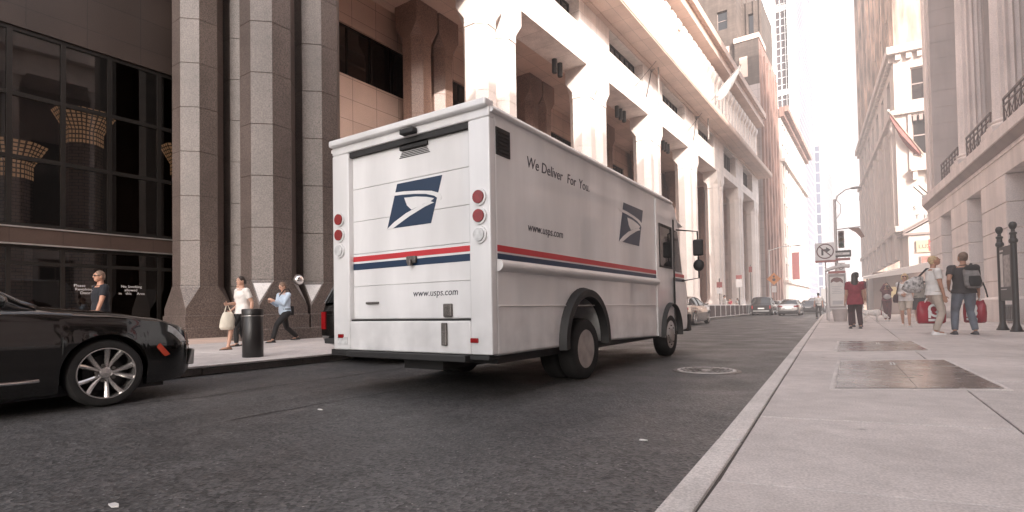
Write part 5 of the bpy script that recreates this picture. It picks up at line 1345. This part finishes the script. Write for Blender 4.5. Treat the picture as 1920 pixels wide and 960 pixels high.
# --- near pavement
bagw = person('woman with short blond hair, white top and khaki trousers looking up', (1.50, 14.9, ZR), -72, 1.74, feet=((-.11, .06), (.12, -.04)), hands=((-.27, .10, .86), (.25, .08, .84)), head=(-14, 22), build=1.08, female=True, skin='skin_tan', top=WHITE_TEE, bottom=KHAKI, shoes=WHT_SHOE, hair='short', hair_m=BLOND, untuck=.05)
backm = person('man in a charcoal tee and blue jeans seen from behind looking up', (2.03, 15.05, ZR), 8, 1.80, feet=((-.17, .02), (.17, .0)), hands=((-.24, .06, 1.0), (.27, .08, .80)), head=(18, 26), build=1.16, skin='skin_tan', top=CHAR, bottom=JEANS, shoes=GREY_SHOE, hair='short', hair_m=GREY_HAIR, untuck=.05)
RED_BAG = cloth('glossy red shopping bag', (.30, .010, .026), rough=.35, scale=4, var=.2)
def shopping_bag(o, rz, label, mirror=1, h=.46, w=.52, d=.17):
    t = empty('shopping_bag', tuple(o), rz, label, 'bag', 'red shopping bags')
    mb = MB(); rings = []
    for z, sx, sy in ((-.12 - h, .88, .75), (-.10 - h, .98, 1.0), (-.10 - h * .6, 1.04, 1.25), (-.10 - h * .25, 1.0, 1.0), (-.10, .86, .30)):
        ring = []
        for k in range(20):
            a = 2 * math.pi * k / 20; cx_, sy_ = math.cos(a), math.sin(a)
            ring.append(V((w / 2 * sx * (abs(cx_) ** .45) * (1 if cx_ > 0 else -1), d / 2 * sy * (abs(sy_) ** .6) * (1 if sy_ > 0 else -1) + .012 * math.sin(5 * a + z * 9), z + .012 * math.sin(3 * a + 2))))
        rings.append(ring)
    mb.loft(rings); mb.build('bag', RED_BAG, t, smooth=50)
    for sy in (-.02, .02):
        mb = MB(); mb.tube([(-.12, sy, -.12), (-.07, sy * .8, -.03), (0, sy * .3, .0), (.07, sy * .8, -.03), (.12, sy, -.12)], .011, 6); mb.build('handle', WHITE_TEE, t)
    text_mesh('C21', .27, 'lettering', MT['white_metal'], t, frame((.02 * mirror - .10, -d * .5 * 1.25 - .016, -.15), (0, -.0, -1), (1, 0, 0)), ext=.004, bold=.012, spacing=.86)
    return t
shopping_bag(bagw['wr'][0] + V((-.06, -.16, -.03)), R(12), 'full red shopping bag with white C21 lettering held by the blond woman')
shopping_bag(backm['wr'][1] + V((-.06, .10, -.04)), R(-38), 'red shopping bag with white C21 lettering hanging beside the man in jeans', h=.46, w=.40)
# patterned bag on the blond woman's back
t = empty('shoulder_bag', tuple(bagw['loc']((-.17, -.24, 1.18))), R(-72), 'black and white patterned bag slung behind the blond woman', 'bag')
m_ = mat('black and white animal print', (.34, .32, .31), .7, var=.95, scale=14)
mb = MB(); mb.loft([ell((0, -.08, -.24), .07, .13), ell((0, -.1, -.15), .11, .22), ell((0, -.06, .02), .09, .18), ell((0, .02, .12), .04, .10)]); mb.build('bag', m_, t, remesh=.014)
MI = (Matrix.Translation(bagw['loc']((-.17, -.24, 1.18))) @ Matrix.Rotation(R(-72), 4, 'Z')).inverted()
mb = MB(); mb.tube([MI @ bagw['loc'](q) for q in ((-.17, -.22, 1.28), (-.15, -.06, 1.47), (-.15, .06, 1.46), (-.17, .12, 1.34), (-.2, .02, 1.20), (-.19, -.18, 1.16))], .02, 6); mb.build('strap', BLACK_CL, t)
# backpack
t = empty('backpack', tuple(backm['loc']((.07, -.20, 1.20))), R(8), 'grey and black backpack slung on the man in the charcoal tee', 'backpack')
GREYP = cloth('grey backpack cloth', (.20, .185, .18), scale=9, var=.35)
mb = MB(); mb.loft([ell((.02, -.05, -.24), .11, .08), ell((.02, -.06, -.18), .155, .115), ell((0, -.06, 0), .15, .12), ell((-.02, -.04, .15), .13, .10), ell((-.02, -.02, .24), .06, .05)]); mb.build('pack', GREYP, t, remesh=.013)
mb = MB(); mb.loft([ell((.02, -.17, -.20), .09, .04), ell((.02, -.18, -.10), .115, .05), ell((.01, -.17, .02), .10, .045)]); mb.build('pocket', BLACK_CL, t, remesh=.012)
mb = MB(); mb.sphere((-.01, -.05, .18), (.13, .115, .085), 12, 8); mb.build('lid', BLACK_CL, t, smooth=180)
MI = (Matrix.Translation(backm['loc']((.07, -.20, 1.20))) @ Matrix.Rotation(R(8), 4, 'Z')).inverted()
mb = MB(); mb.tube([MI @ backm['loc'](q) for q in ((.09, -.15, 1.40), (.13, -.02, 1.49), (.14, .10, 1.43), (.16, .15, 1.25), (.19, .05, 1.05), (.18, -.16, 1.0))], .024, 6, ry=.4); mb.build('strap', BLACK_CL, t)
mb = MB(); mb.tube([(.16, -.10, -.12), (.20, -.12, -.28), (.22, -.14, -.44)], .014, 6); mb.build('loose_strap', BLACK_CL, t)

pk = person('long-haired woman in a crimson top and dark leggings seen from behind', (.04, 18.2, ZR), 5, 1.60, feet=((-.13, .02), (.13, -.02)), hands=((-.27, .05, .80), (.25, .12, .84)), build=1.16, female=True, top=CRIMSON, sleeve='short', bottom=DARK_LEG, shoes=GREY_SHOE, hair='long', hair_m=BR_HAIR, untuck=.17)
person('person in a dark cap standing just beyond the woman in crimson', (.09, 19.5, ZR), 10, 1.68, feet=((-.1, 0), (.1, 0)), top=cloth('maroon cloth', (.13, .05, .06)), sleeve='short', bottom=DARK_LEG, shoes=GREY_SHOE, hair='short', hair_m=BR_HAIR, cap=BLACK_CL, fine=.012)
hd_ = person('blond woman in sunglasses, off-white hoodie and beige shorts walking forward', (1.33, 20.0, ZR), 172, 1.62, feet=((-.10, .18), (.10, -.22)), lift=(0, .04), hands=((-.02, .26, 1.05), (.06, .25, 1.02)), build=1.10, female=True, top=PALE_HOOD, sleeve='long', bottom=cloth('beige shorts cloth', (.50, .43, .36)), legs='short', shoes=WHT_SHOE, hair='bob', hair_m=BLOND, glasses=True, untuck=.08, hip_drop=.03)
t = empty('handbag', tuple(hd_['loc']((.25, -.02, .93))), R(172), 'dark handbag at the hip of the woman in the off-white hoodie', 'bag')
mb = MB(); mb.loft([ell((0, 0, -.14), .06, .12), ell((0, 0, -.08), .085, .16), ell((0, 0, .06), .07, .14), ell((0, 0, .12), .03, .09)]); mb.build('bag', DARK_LEG, t, remesh=.014)
MI = (Matrix.Translation(hd_['loc']((.25, -.02, .93))) @ Matrix.Rotation(R(172), 4, 'Z')).inverted()
mb = MB(); mb.tube([MI @ hd_['loc'](q) for q in ((.24, .05, 1.02), (.18, .12, 1.28), (.15, .07, 1.45), (.15, -.06, 1.46), (.2, -.12, 1.2), (.24, -.08, 1.02))], .016, 6); mb.build('strap', DARK_LEG, t)
person('person in a grey-green top and dark skirt half hidden between two women', (1.95, 23.2, ZR), 10, 1.62, feet=((-.1, .05), (.1, -.05)), female=True, build=1.1, top=OLIVE, bottom=BLACK_CL, skirt=True, shoes=WHT_SHOE, hair='bob', hair_m=BR_HAIR, fine=.012)
dg_ = person('woman in dark maroon taking a photo with both hands raised', (1.15, 26.6, ZR), 186, 1.56, feet=((-.07, .05), (.06, -.03)), hands=((-.06, .24, 1.50), (.07, .24, 1.50)), build=1.08, female=True, top=cloth('maroon jacket', (.12, .035, .045)), sleeve='long', bottom=cloth('maroon trousers', (.09, .025, .03)), shoes=WHT_SHOE, hair='long', hair_m=BR_HAIR, fine=.012, untuck=.03, hands_fwd=((.1, .2, 1), (-.1, .2, 1)))
mb = MB(); mb.box(-.075, .075, -.006, .006, -.04, .04); c = (dg_['wr'][0] + dg_['wr'][1]) / 2; tag(mb.build('phone', MT['black_paint'], None, loc=(c.x, c.y - .03, c.z + .08), bevel=.004), 'phone raised by the woman in dark maroon', 'phone')
t = empty('belly_bag', tuple(dg_['loc']((0, .17, 1.10))), R(186), 'pale grey round bag worn on the front of the photographing woman', 'bag')
mb = MB(); mb.sphere((0, 0, 0), (.13, .07, .11), 14, 10); mb.build('bag', cloth('pale grey bag cloth', (.42, .38, .38)), t, smooth=180)
MI = (Matrix.Translation(dg_['loc']((0, .17, 1.10))) @ Matrix.Rotation(R(186), 4, 'Z')).inverted()
mb = MB(); mb.tube([MI @ dg_['loc'](q) for q in ((.12, .12, 1.12), (.18, 0, 1.13), (.0, -.15, 1.18), (-.18, 0, 1.13), (-.12, .12, 1.12))], .014, 6); mb.build('strap', DARK_LEG, t)
# the dog on its lead
DOG = cloth('curly white fur', (.66, .61, .57), scale=40, var=.25)
dl = V((.62, 25.4, ZR))
t = empty('dog', tuple(dl), R(-84), 'small curly white dog on a lead sniffing the pavement', 'dog', scale=1.2)
mb = MB()
mb.loft([ell((0, y, z), rx, rz, (V((1, 0, 0)), V((0, 0, 1))), 12) for y, z, rx, rz in ((-.27, .30, .03, .04), (-.24, .30, .085, .09), (-.12, .295, .085, .085), (.0, .29, .09, .10), (.12, .285, .10, .12), (.19, .29, .08, .10), (.24, .29, .04, .05))])
mb.tube([(0, .16, .31), (0, .26, .28), (0, .33, .20)], [.075, .06, .055], 10); mb.sphere((0, .355, .175), (.06, .075, .062), 12, 9); mb.tube([(0, .38, .165), (0, .45, .115)], [.036, .024], 8)
for s_ in (-1, 1):
    mb.sphere((.055 * s_, .335, .16), (.018, .034, .055), 8, 6)
    mb.tube([(.055 * s_, .13, .27), (.055 * s_, .125, .15), (.055 * s_, .13, .03), (.055 * s_, .155, .018)], [.042, .028, .023, .022], 8); mb.sphere((.055 * s_, .15, .02), (.026, .036, .02), 8, 6)
    mb.tube([(.055 * s_, -.19, .29), (.06 * s_, -.16, .20), (.06 * s_, -.245, .11), (.06 * s_, -.235, .03), (.06 * s_, -.21, .018)], [.062, .048, .027, .022, .02], 8); mb.sphere((.06 * s_, -.21, .02), (.026, .036, .02), 8, 6)
mb.tube([(0, -.25, .34), (0, -.29, .42), (0, -.25, .47)], [.026, .022, .02], 8); mb.sphere((0, -.25, .475), .04, 8, 6)
mb.build('body', DOG, t, remesh=.010)
mb = MB(); mb.sphere((0, .455, .112), .016, 8, 6); mb.build('nose', MT['eye'], t); mb = MB(); mb.lathe([(.075, -.012), (.078, .0), (.075, .012)], 14, (0, .24, .285), 'y', cap=False); mb.build('collar', CRIMSON, t)
for s_ in (-1, 1): mb = MB(); mb.sphere((.028 * s_, .405, .20), .010, 8, 6); mb.build('eye', MT['eye'], t)
nk = Matrix.Translation(dl) @ Matrix.Rotation(R(-84), 4, 'Z') @ V((0, .27, .42)); hnd = dg_['pel'] + V((-.16, -.1, .0))
mb = MB(); mb.tube([nk, nk.lerp(hnd, .5) + V((0, 0, -.03)), hnd], .009, 6); tag(mb.build('dog_lead', BLACK_CL), 'thin dark lead running from the woman in maroon to the white dog', 'lead')
# --- farther off
person('man in white shirt and khakis checking his phone beside the black planters', (-9.35, 48.5, ZL), -60, 1.75, feet=((-.1, 0), (.1, .02)), hands=((-.05, .30, 1.18), (.08, .30, 1.16)), head=(0, -20), top=WHITE_TEE, sleeve='long', bottom=KHAKI, shoes=BLK_SHOE, hair='short', hair_m=BR_HAIR, fine=.016)
person('man in a white shirt on the kerb beside the advertising kiosk', (-1.95, 41.0, .0), 20, 1.72, feet=((-.1, .1), (.1, -.1)), top=WHITE_TEE, bottom=BLACK_CL, shoes=BLK_SHOE, hair='short', hair_m=BR_HAIR, fine=.016)
for k, (x, y, c, l_) in enumerate(((-10.6, 38.2, PALE_HOOD, 'pale-topped person nearest the champagne sedan behind the planters'), (-10.5, 40.5, BLUE_SHIRT, 'blue-topped person with dark hair standing behind the planters'), (-10.7, 58.5, CRIMSON, 'red-topped person behind the last black planters'), (-10.4, 60.8, WHITE_TEE, 'white-topped person behind the last black planters'), (-10.8, 63.5, BLACK_CL, 'dark-topped person nearest the dark SUV behind the barrier'))):
    person(l_, (x, y, ZL), (200, 90, 160, -90, 30)[k], (1.66, 1.62, 1.60, 1.64, 1.66)[k], top=c, bottom=BLACK_CL, shoes=BLK_SHOE, hair=('long', 'short', 'bob', 'short', 'long')[k], hair_m=BR_HAIR, female=k in (0, 2, 4), fine=.016)
# ---------------------------------------------------------------- street furniture
# litter bin on the far pavement
t = empty('litter_bin', (-9.35, 5.72, ZL), 0, 'cylindrical black litter bin at the kerb beside the walking woman', 'bin')
mb = MB(); mb.lathe([(.175, 0), (.18, .01), (.18, .74), (.173, .75)], 32); mb.build('drum', MT['black_paint'], t, smooth=35)
mb = MB(); mb.lathe([(.168, .75), (.168, .762), (.187, .766), (.189, .87), (.18, .885), (.12, .89), (.11, .84), (.0, .84)], 32); mb.build('lid', MT['black_paint'], t, smooth=35)
mb = MB(); mb.lathe([(.183, .752), (.185, .757), (.183, .762)], 32, cap=False); mb.build('steel_band', MT['steel'], t, smooth=60)
# round bell on the pillar
t = empty('alarm_bell', tuple(lb(.17, 3.35, 1.97)), R(-2), 'small round metal bell fixed high on the second pillar base', 'bell')
mb = MB(); mb.sphere((0, 0, 0), (.09, .15, .15), 20, 12); mb.build('gong', MT['chrome'], t, smooth=180)
mb = MB(); mb.lathe([(.165, -.06), (.17, -.02), (.15, .0)], 20, axis='x'); mb.tube([(-.16, 0, 0), (0, 0, 0)], .03, 8); mb.build('rim', MT['iron'], t, smooth=40)
# manhole, hatches
t = empty('manhole_cover', (-1.80, 7.95, .004), 0, 'round patterned manhole cover in the carriageway', 'manhole cover')
mb = MB(); mb.lathe([(.0, .0), (.40, .0), (.40, .012), (.375, .013), (.37, .008), (.0, .008)], 40); mb.build('cover', mat('dusty cast iron', (.60, .56, .54), .5, .0, var=.25, scale=9, bump=.2), t, smooth=30)
mb = MB()
for r in (.08, .16, .24, .32): mb.lathe([(r, .006), (r, .013), (r + .018, .013), (r + .018, .006)], 36, cap=False)
for k in range(16):
    a = 2 * math.pi * k / 16; mb.tube([(.10 * math.cos(a), .10 * math.sin(a), .009), (.36 * math.cos(a), .36 * math.sin(a), .009)], .008, 4)
mb.build('raised_pattern', MT['iron'], t)
mb = MB(); mb.lathe([(.405, -.002), (.405, .006), (.46, .006), (.47, -.002)], 40, cap=False); mb.build('frame_ring', MT['iron'], t)
def hatch(label, q, handle, group='steel hatches in the pavement'):
    t = empty('pavement_hatch', (0, 0, ZR), 0, label, 'hatch', None)
    c = sum((V((*p, 0)) for p in q), V()) / 4
    def sc(f, z): return [V((c.x + (p[0] - c.x) * f, c.y + (p[1] - c.y) * f, z)) for p in q]
    mb = MB(); o, i_ = sc(1.07, .004), sc(1.015, .004); mb.loft([sc(1.07, -.02), sc(1.07, .004), sc(1.015, .004), sc(1.015, -.02)], cap=False); mb.build('frame', MT['curb'], t)
    m1 = [(V((*q[0], 0)) + V((*q[1], 0))) / 2, (V((*q[3], 0)) + V((*q[2], 0))) / 2]
    for a in (0, 1):
        L0 = [V((*q[0], 0)), m1[0], m1[1], V((*q[3], 0))] if a == 0 else [m1[0], V((*q[1], 0)), V((*q[2], 0)), m1[1]]
        cc = sum(L0, V()) / 4; mb = MB(); mb.loft([[V((cc.x + (p.x - cc.x) * .992, cc.y + (p.y - cc.y) * .996, z)) for p in L0] for z in (-.015, .0055)]); mb.build('leaf', MT['hatch'], t, bevel=.002, seg=1)
    hx, hy = handle; mb = MB()
    for k in (0, 1): mb.box(hx - .022 + .03 * k, hx - .008 + .03 * k, hy - .13, hy + .13, .006, .012)
    mb.build('handle', MT['white_metal'], t, bevel=.003)
hatch('large steel hatch set in the near pavement slabs', [(-.15, 5.20), (1.00, 5.74), (.91, 8.32), (-.15, 7.74)], (.36, 7.55))
hatch('second steel hatch farther along the near pavement', [(-.22, 9.25), (.91, 9.95), (.88, 12.2), (-.24, 11.85)], (.34, 11.3))
# map stand with two finial posts
t = empty('map_stand', (3.1, 17.05, ZR), 0, 'black city map stand between two posts with ball finials', 'sign')
P1, P2 = V((-.03, .45, 0)), V((.05, -.45, 0))
for p in (P1, P2):
    mb = MB(); mb.lathe([(.125, 0), (.125, .03), (.10, .06), (.08, .12), (.066, .16), (.06, .2), (.06, 2.05), (.075, 2.06), (.085, 2.10), (.075, 2.14), (.058, 2.16), (.054, 2.24), (.07, 2.26), (.07, 2.29), (.04, 2.31), (.035, 2.36), (.06, 2.40), (.075, 2.45), (.075, 2.48), (.05, 2.53), (.0, 2.55)], 20, tuple(p)); mb.build('post', MT['black_paint'], t, smooth=35)
d = (P2 - P1); L_ = d.length; ang = math.atan2(d.y, d.x)
pn = empty('panel', tuple(P1), ang, parent=t)
mb = MB(); mb.box(.06, L_ - .06, -.035, .035, .72, 2.02); mb.build('board', MT['black_paint'], pn, bevel=.01)
gm = mat('grey map print', (.30, .27, .26), .4, var=.5, scale=9); wm = mat('white map print', (.62, .58, .55), .4, var=.15, scale=8)
for s_ in (-1, 1):
    y = -.0365 if s_ < 0 else .0365
    mb = MB(); mb.box(.12, .30, min(y, y * 1.06), max(y, y * 1.06), 1.05, 1.85); mb.build('map_strip', wm, pn)
    mb = MB(); mb.box(.34, L_ - .14, min(y, y * 1.06), max(y, y * 1.06), 1.05, 1.80); mb.build('map_sheet', gm, pn)
    mb = MB(); mb.box(.12, .34, min(y, y * 1.07), max(y, y * 1.07), 1.90, 1.94); mb.box(.12, .5, min(y, y * 1.07), max(y, y * 1.07), .98, 1.0); mb.build('heading_bar', wm, pn)
# no-right-turn sign
POLE = mat('galvanised pole', (.52, .48, .47), .5, .5); SIGNW = mat('white sign face', (.72, .68, .67), .5, var=.05); SIGNR = mat('red sign print', (.34, .11, .10), .5); SIGNB = mat('black sign print', (.025, .02, .02), .5)
t = empty('turn_sign', (-1.02, 28.2, ZR), R(2), 'square no right turn sign on a post at the kerb', 'sign')
mb = MB(); mb.tube([(0, 0, 0), (0, 0, 3.45)], .032, 8); mb.build('post', POLE, t, smooth=60)
mb = MB(); mb.box(-.40, .40, -.05, -.035, 2.62, 3.52); mb.build('plate', SIGNW, t, bevel=.006)
mb = MB(); mb.lathe([(.30, -.0545), (.30, -.0515), (.345, -.0515), (.345, -.0545)], 36, (0, 0, 3.13), 'y', cap=False); mb.M = Matrix.Translation((0, 0, 3.13)) @ Matrix.Rotation(R(45), 4, 'Y'); mb.box(-.31, .31, -.0565, -.0525, -.022, .022); mb.build('prohibition_ring', mat('dark sign ring', (.10, .03, .035), .5), t)
mb = MB(); mb.prism([(-.15, 2.95), (-.07, 2.95), (-.07, 3.14), (.04, 3.14), (.04, 3.06), (.22, 3.19), (.04, 3.32), (.04, 3.23), (-.15, 3.23)], 'y', -.0522, -.0505); mb.build('turn_arrow', SIGNB, t)
mb = MB(); mb.box(-.40, .40, -.055, -.051, 2.63, 2.72); mb.build('lower_band', SIGNR, t)
# lamp post with traffic signal and one-way sign
t = empty('street_lamp', (-.62, 29.6, ZR), R(0), 'tall street lamp post carrying a traffic signal and a one way sign', 'street lamp')
mb = MB(); mb.tube([(0, 0, 0), (0, 0, .9), (0, 0, 1.0), (0, 0, 5.7)], [.12, .11, .075, .055], 10); mb.build('post', POLE, t, smooth=60)
mb = MB(); mb.tube([(0, 0, 5.5), (.12, 0, 5.85), (.45, 0, 6.1), (.75, 0, 6.15)], .03, 8); mb.tube([(0, 0, 4.7), (.22, 0, 5.0), (.25, 0, 5.4), (.05, 0, 5.7)], .015, 6); mb.build('lamp_arm', POLE, t, smooth=60)
mb = MB(); mb.sphere((.85, 0, 6.14), (.24, .10, .06), 14, 8); mb.build('lantern', mat('lantern housing', (.42, .40, .40), .5), t, smooth=60)
mb = MB(); mb.tube([(0, 0, 4.25), (.5, -.02, 4.28), (1.0, -.05, 4.30)], .028, 6); mb.build('signal_arm', POLE, t)
mb = MB(); mb.box(.10, .34, -.30, -.08, 3.35, 4.15); mb.build('signal_head', mat('dull signal housing', (.22, .19, .18), .6), t, bevel=.03)
for k, c in enumerate(((.25, .02, .02), (.3, .16, .02), (.02, .2, .08))):
    mb = MB(); mb.lathe([(.085, -.30), (.095, -.40), (.10, -.40), (.10, -.30)], 16, (.22, 0, 3.98 - .25 * k), 'y'); mb.build('signal_lens', mat('signal lens', c, .3), t, smooth=40)
mb = MB(); mb.prism([(.52, 4.26), (.95, 4.26), (1.15, 3.82), (1.02, 3.76), (.80, 4.05)], 'y', -.06, -.04); mb.build('pennant', mat('brown pennant', (.28, .18, .15), .8), t)
mb = MB(); mb.box(-.36, .60, -.14, -.12, 2.92, 3.24); mb.build('one_way_plate', SIGNB, t, bevel=.005)
mb = MB(); mb.prism([(-.32, 3.08), (-.14, 3.20), (-.14, 3.135), (.54, 3.135), (.54, 3.025), (-.14, 3.025), (-.14, 2.96)], 'y', -.1435, -.141); mb.build('one_way_arrow', SIGNW, t)
text_mesh('ONE WAY', .082, 'one_way_lettering', SIGNB, t, frame((-.10, -.1445, 3.05), (1, 0, 0), (0, 0, 1)), ext=.001)
mb = MB(); mb.box(-.30, .56, -.14, -.12, 2.76, 2.88); mb.build('red_plate', SIGNR, t)
mb = MB(); mb.box(.02, .34, -.14, -.12, 2.16, 2.66); mb.build('parking_plate', SIGNW, t, bevel=.005)
mb = MB(); mb.lathe([(.09, -.144), (.09, -.142), (.125, -.142), (.125, -.144)], 24, (.18, 0, 2.46), 'y', cap=False); mb.build('ring_print', SIGNB, t)
# advertising kiosk
t = empty('kiosk', (-.57, 26.4, ZR), R(2), 'advertising phone kiosk with curved roof and lit poster', 'kiosk')
mb = MB(); mb.box(-.34, -.29, -.32, .32, 0, 2.02); mb.box(.29, .34, -.32, .32, .40, 2.02); mb.box(-.29, .29, -.28, -.22, .48, .56); mb.build('frame', POLE, t, bevel=.01)
mb = MB(); mb.box(-.285, .285, -.26, .26, .50, 1.98); mb.build('cabinet', mat('kiosk cabinet', (.30, .25, .24), .5), t)
mb = MB(); mb.box(-.255, .255, -.275, -.262, .62, 1.86); ps = mb.build('poster', mat('pale poster paper', (.62, .58, .55), .4, var=.08, scale=4), t)
mb = MB(); mb.prism([(-.22, 1.60), (-.20, 1.74), (-.10, 1.82), (.02, 1.84), (.14, 1.80), (.22, 1.70), (.22, 1.58), (.12, 1.66), (.0, 1.62), (-.12, 1.67)], 'y', -.279, -.2755); mb.build('poster_shape', mat('dark red poster print', (.15, .06, .055), .4), ps)
mb = MB(); 
for k in range(5): mb.box(-.18, .18 - .05 * (k % 2), -.278, -.2755, 1.16 + .07 * k, 1.18 + .07 * k)
mb.box(-.17, .2, -.278, -.2755, .70, .86); mb.build('poster_lines', mat('pale grey print', (.42, .40, .40), .5), ps)
mb = MB(); rings = [[V((x, -.42, 2.06 + .20 * math.sin(math.pi * (x + .5) / 1.6))), V((x, .42, 2.06 + .20 * math.sin(math.pi * (x + .5) / 1.6))), V((x, .42, 2.16 + .20 * math.sin(math.pi * (x + .5) / 1.6))), V((x, -.42, 2.16 + .20 * math.sin(math.pi * (x + .5) / 1.6)))] for x in [-.42 + .09 * k for k in range(11)]]
mb.loft(rings); mb.build('roof', POLE, t, smooth=50)
mb = MB(); mb.box(-.30, .32, -.30, -.10, 2.0, 2.10); mb.build('canopy_trim', SIGNR, t)
t = empty('planter_pot', (-.47, 25.7, ZR), 0, 'tapered stone planter pot under the advertising kiosk', 'planter')
mb = MB(); mb.loft([ell((0, 0, 0), .22, .2), ell((0, 0, .05), .23, .21), ell((0, 0, .44), .28, .26), ell((0, 0, .50), .30, .28), ell((0, 0, .50), .25, .23), ell((0, 0, .44), .24, .22)]); mb.build('pot', mat('stone planter', (.42, .36, .34), .8, bump=.2), t, smooth=40)
# black planters along the far kerb
pl = None
for k in range(14):
    y = 36.2 + 2.02 * k
    if pl is None:
        pl = empty('kerb_planter', (-9.35, y, ZL), R(-1), 'low black planter box standing in a row along the far kerb', 'planter', 'black planter boxes along the far kerb')
        mb = MB(); mb.box(-.30, .30, -.92, .92, 0, .86); mb.build('box', mat('dark maroon planter panels', (.035, .016, .016), .5), pl, bevel=.02)
        mb = MB(); mb.box(-.33, .33, -1.0, -.935, 0, .94); mb.build('end_post', SIGNW, pl, bevel=.01)
    else: c = copy_tree(pl); c.location = (-9.35 + .006 * k, y, ZL)
# crowd barrier
t = empty('crowd_barrier', (-8.0, 58.5, 0), R(30), 'grey metal crowd barrier standing in the road by the far kerb', 'barrier')
mb = MB()
mb.tube([(-1.05, 0, .15), (-1.05, 0, 1.05), (-.95, 0, 1.12), (.95, 0, 1.12), (1.05, 0, 1.05), (1.05, 0, .15), (-1.05, 0, .15)], .03, 6); mb.build('frame', MT['white_metal'], t)
mb = MB()
for k in range(15): mb.tube([(-.92 + .13 * k, 0, .16), (-.92 + .13 * k, 0, 1.12)], .012, 5)
mb.build('bar_grille', MT['white_metal'], t)
for x in (-.8, .8): mb = MB(); mb.tube([(x, -.42, 0), (x, 0, .3), (x, .42, 0)], .028, 6); mb.build('foot', MT['white_metal'], t)
# signs and lamps on the far side
def post_sign(label, x, y, z, h, plates, arm=False):
    t = empty('post_sign', (x, y, z), 0, label, 'sign')
    mb = MB(); mb.tube([(0, 0, 0), (0, 0, h)], .04, 8); mb.build('post', MT['iron'], t)
    for (w, z0, z1, m) in plates:
        mb = MB()
        if w < 0: mb.prism([(0, z0), (-w, (z0 + z1) / 2), (0, z1), (w, (z0 + z1) / 2)], 'y', -.07, -.05)
        else: mb.box(-w, w, -.07, -.05, z0, z1)
        mb.build('plate', m, t)
    return t
ORG = mat('orange sign face', (.62, .22, .05), .5)
post_sign('red and white parking sign nearest along the far kerb', -9.3, 46.5, ZL, 3.1, [(.22, 2.35, 2.8, SIGNR), (.22, 1.85, 2.3, SIGNW)])
post_sign('white parking sign with a red top on a thin post', -9.0, 53.8, ZL, 3.7, [(.26, 3.35, 3.7, SIGNR), (.28, 2.55, 3.3, SIGNW)])
w = post_sign('orange diamond road work sign above the far traffic', -7.4, 66, 0, 4.4, [(-.72, 3.2, 4.6, ORG), (.22, 2.4, 3.1, SIGNW)])
mb = MB(); mb.lathe([(.16, -.078), (.16, -.072), (.0, -.072)], 16, (0, 0, 3.8), 'y'); mb.box(-.08, .08, -.078, -.072, 4.05, 4.25); mb.build('worker_symbol', SIGNB, w)
post_sign('bare lamp post left of the orange diamond sign', -9.2, 62, ZL, 5.2, [(.16, 4.4, 5.0, SIGNR)])
t = empty('street_lamp', (-9.0, 76, ZL), 0, 'far street lamp with a long horizontal arm over the roadway', 'street lamp')
mb = MB(); mb.tube([(0, 0, 0), (0, 0, 8.0)], [.11, .07], 8); mb.build('post', MT['white_metal'], t)
mb = MB(); mb.tube([(0, 0, 7.9), (1.6, 0, 8.3), (3.0, 0, 8.3)], .06, 6); mb.build('arm', MT['white_metal'], t)
mb = MB(); mb.sphere((3.3, 0, 8.28), (.4, .16, .1)); mb.build('lantern', MT['white_metal'], t)
mb = MB(); q = lb(1.5, 103.5, 0); mb.box(q.x + .3, q.x + 1.5, q.y - .1, q.y, 5.6, 10.6); tag(mb.build('banner', mat('red banner cloth', (.33, .085, .08), .7)), 'long red banner hanging on the cream building', 'banner')
# white truck closing the street
t = empty('box_truck', (-3.2, 100, 0), 0, 'pale box truck in the distance beyond the queue of cars', 'truck')
mb = MB(); mb.box(-1.2, 1.2, 0, 6, .8, 3.6); mb.build('box', MT['car_white'], t, bevel=.05)
mb = MB(); mb.box(-1.1, 1.1, 6.1, 8, .6, 2.6); mb.build('cab', MT['car_white'], t, bevel=.15)
for x in (-1.0, 1.0):
    for y in (1.2, 6.8): mb = MB(); mb.lathe([(.2, -.14), (.42, -.14), (.45, 0), (.42, .14), (.2, .14)], 16, (x, y, .45), 'x'); mb.build('wheel', MT['tyre'], t)
# scraps on the road
for k, (x, y, s_, l_) in enumerate(((-3.05, 1.15, .035, 'crumpled white paper scrap on the asphalt nearest the camera'), (-4.3, 3.3, .025, 'tiny white paper scrap on the asphalt behind the van'), (-1.25, 3.6, .025, 'small pale scrap in the gutter beside the near kerb'))):
    mb = MB(); mb.prism([(-s_, -s_ * .3), (s_ * .6, -s_ * .5), (s_ * 1.3, .1 * s_), (.2 * s_, s_ * .5), (-s_ * .8, s_ * .4)], 'z', .004, .012); o = mb.build('paper_scrap', MT['white_metal'], loc=(x, y, 0)); tag(o, l_, 'litter')
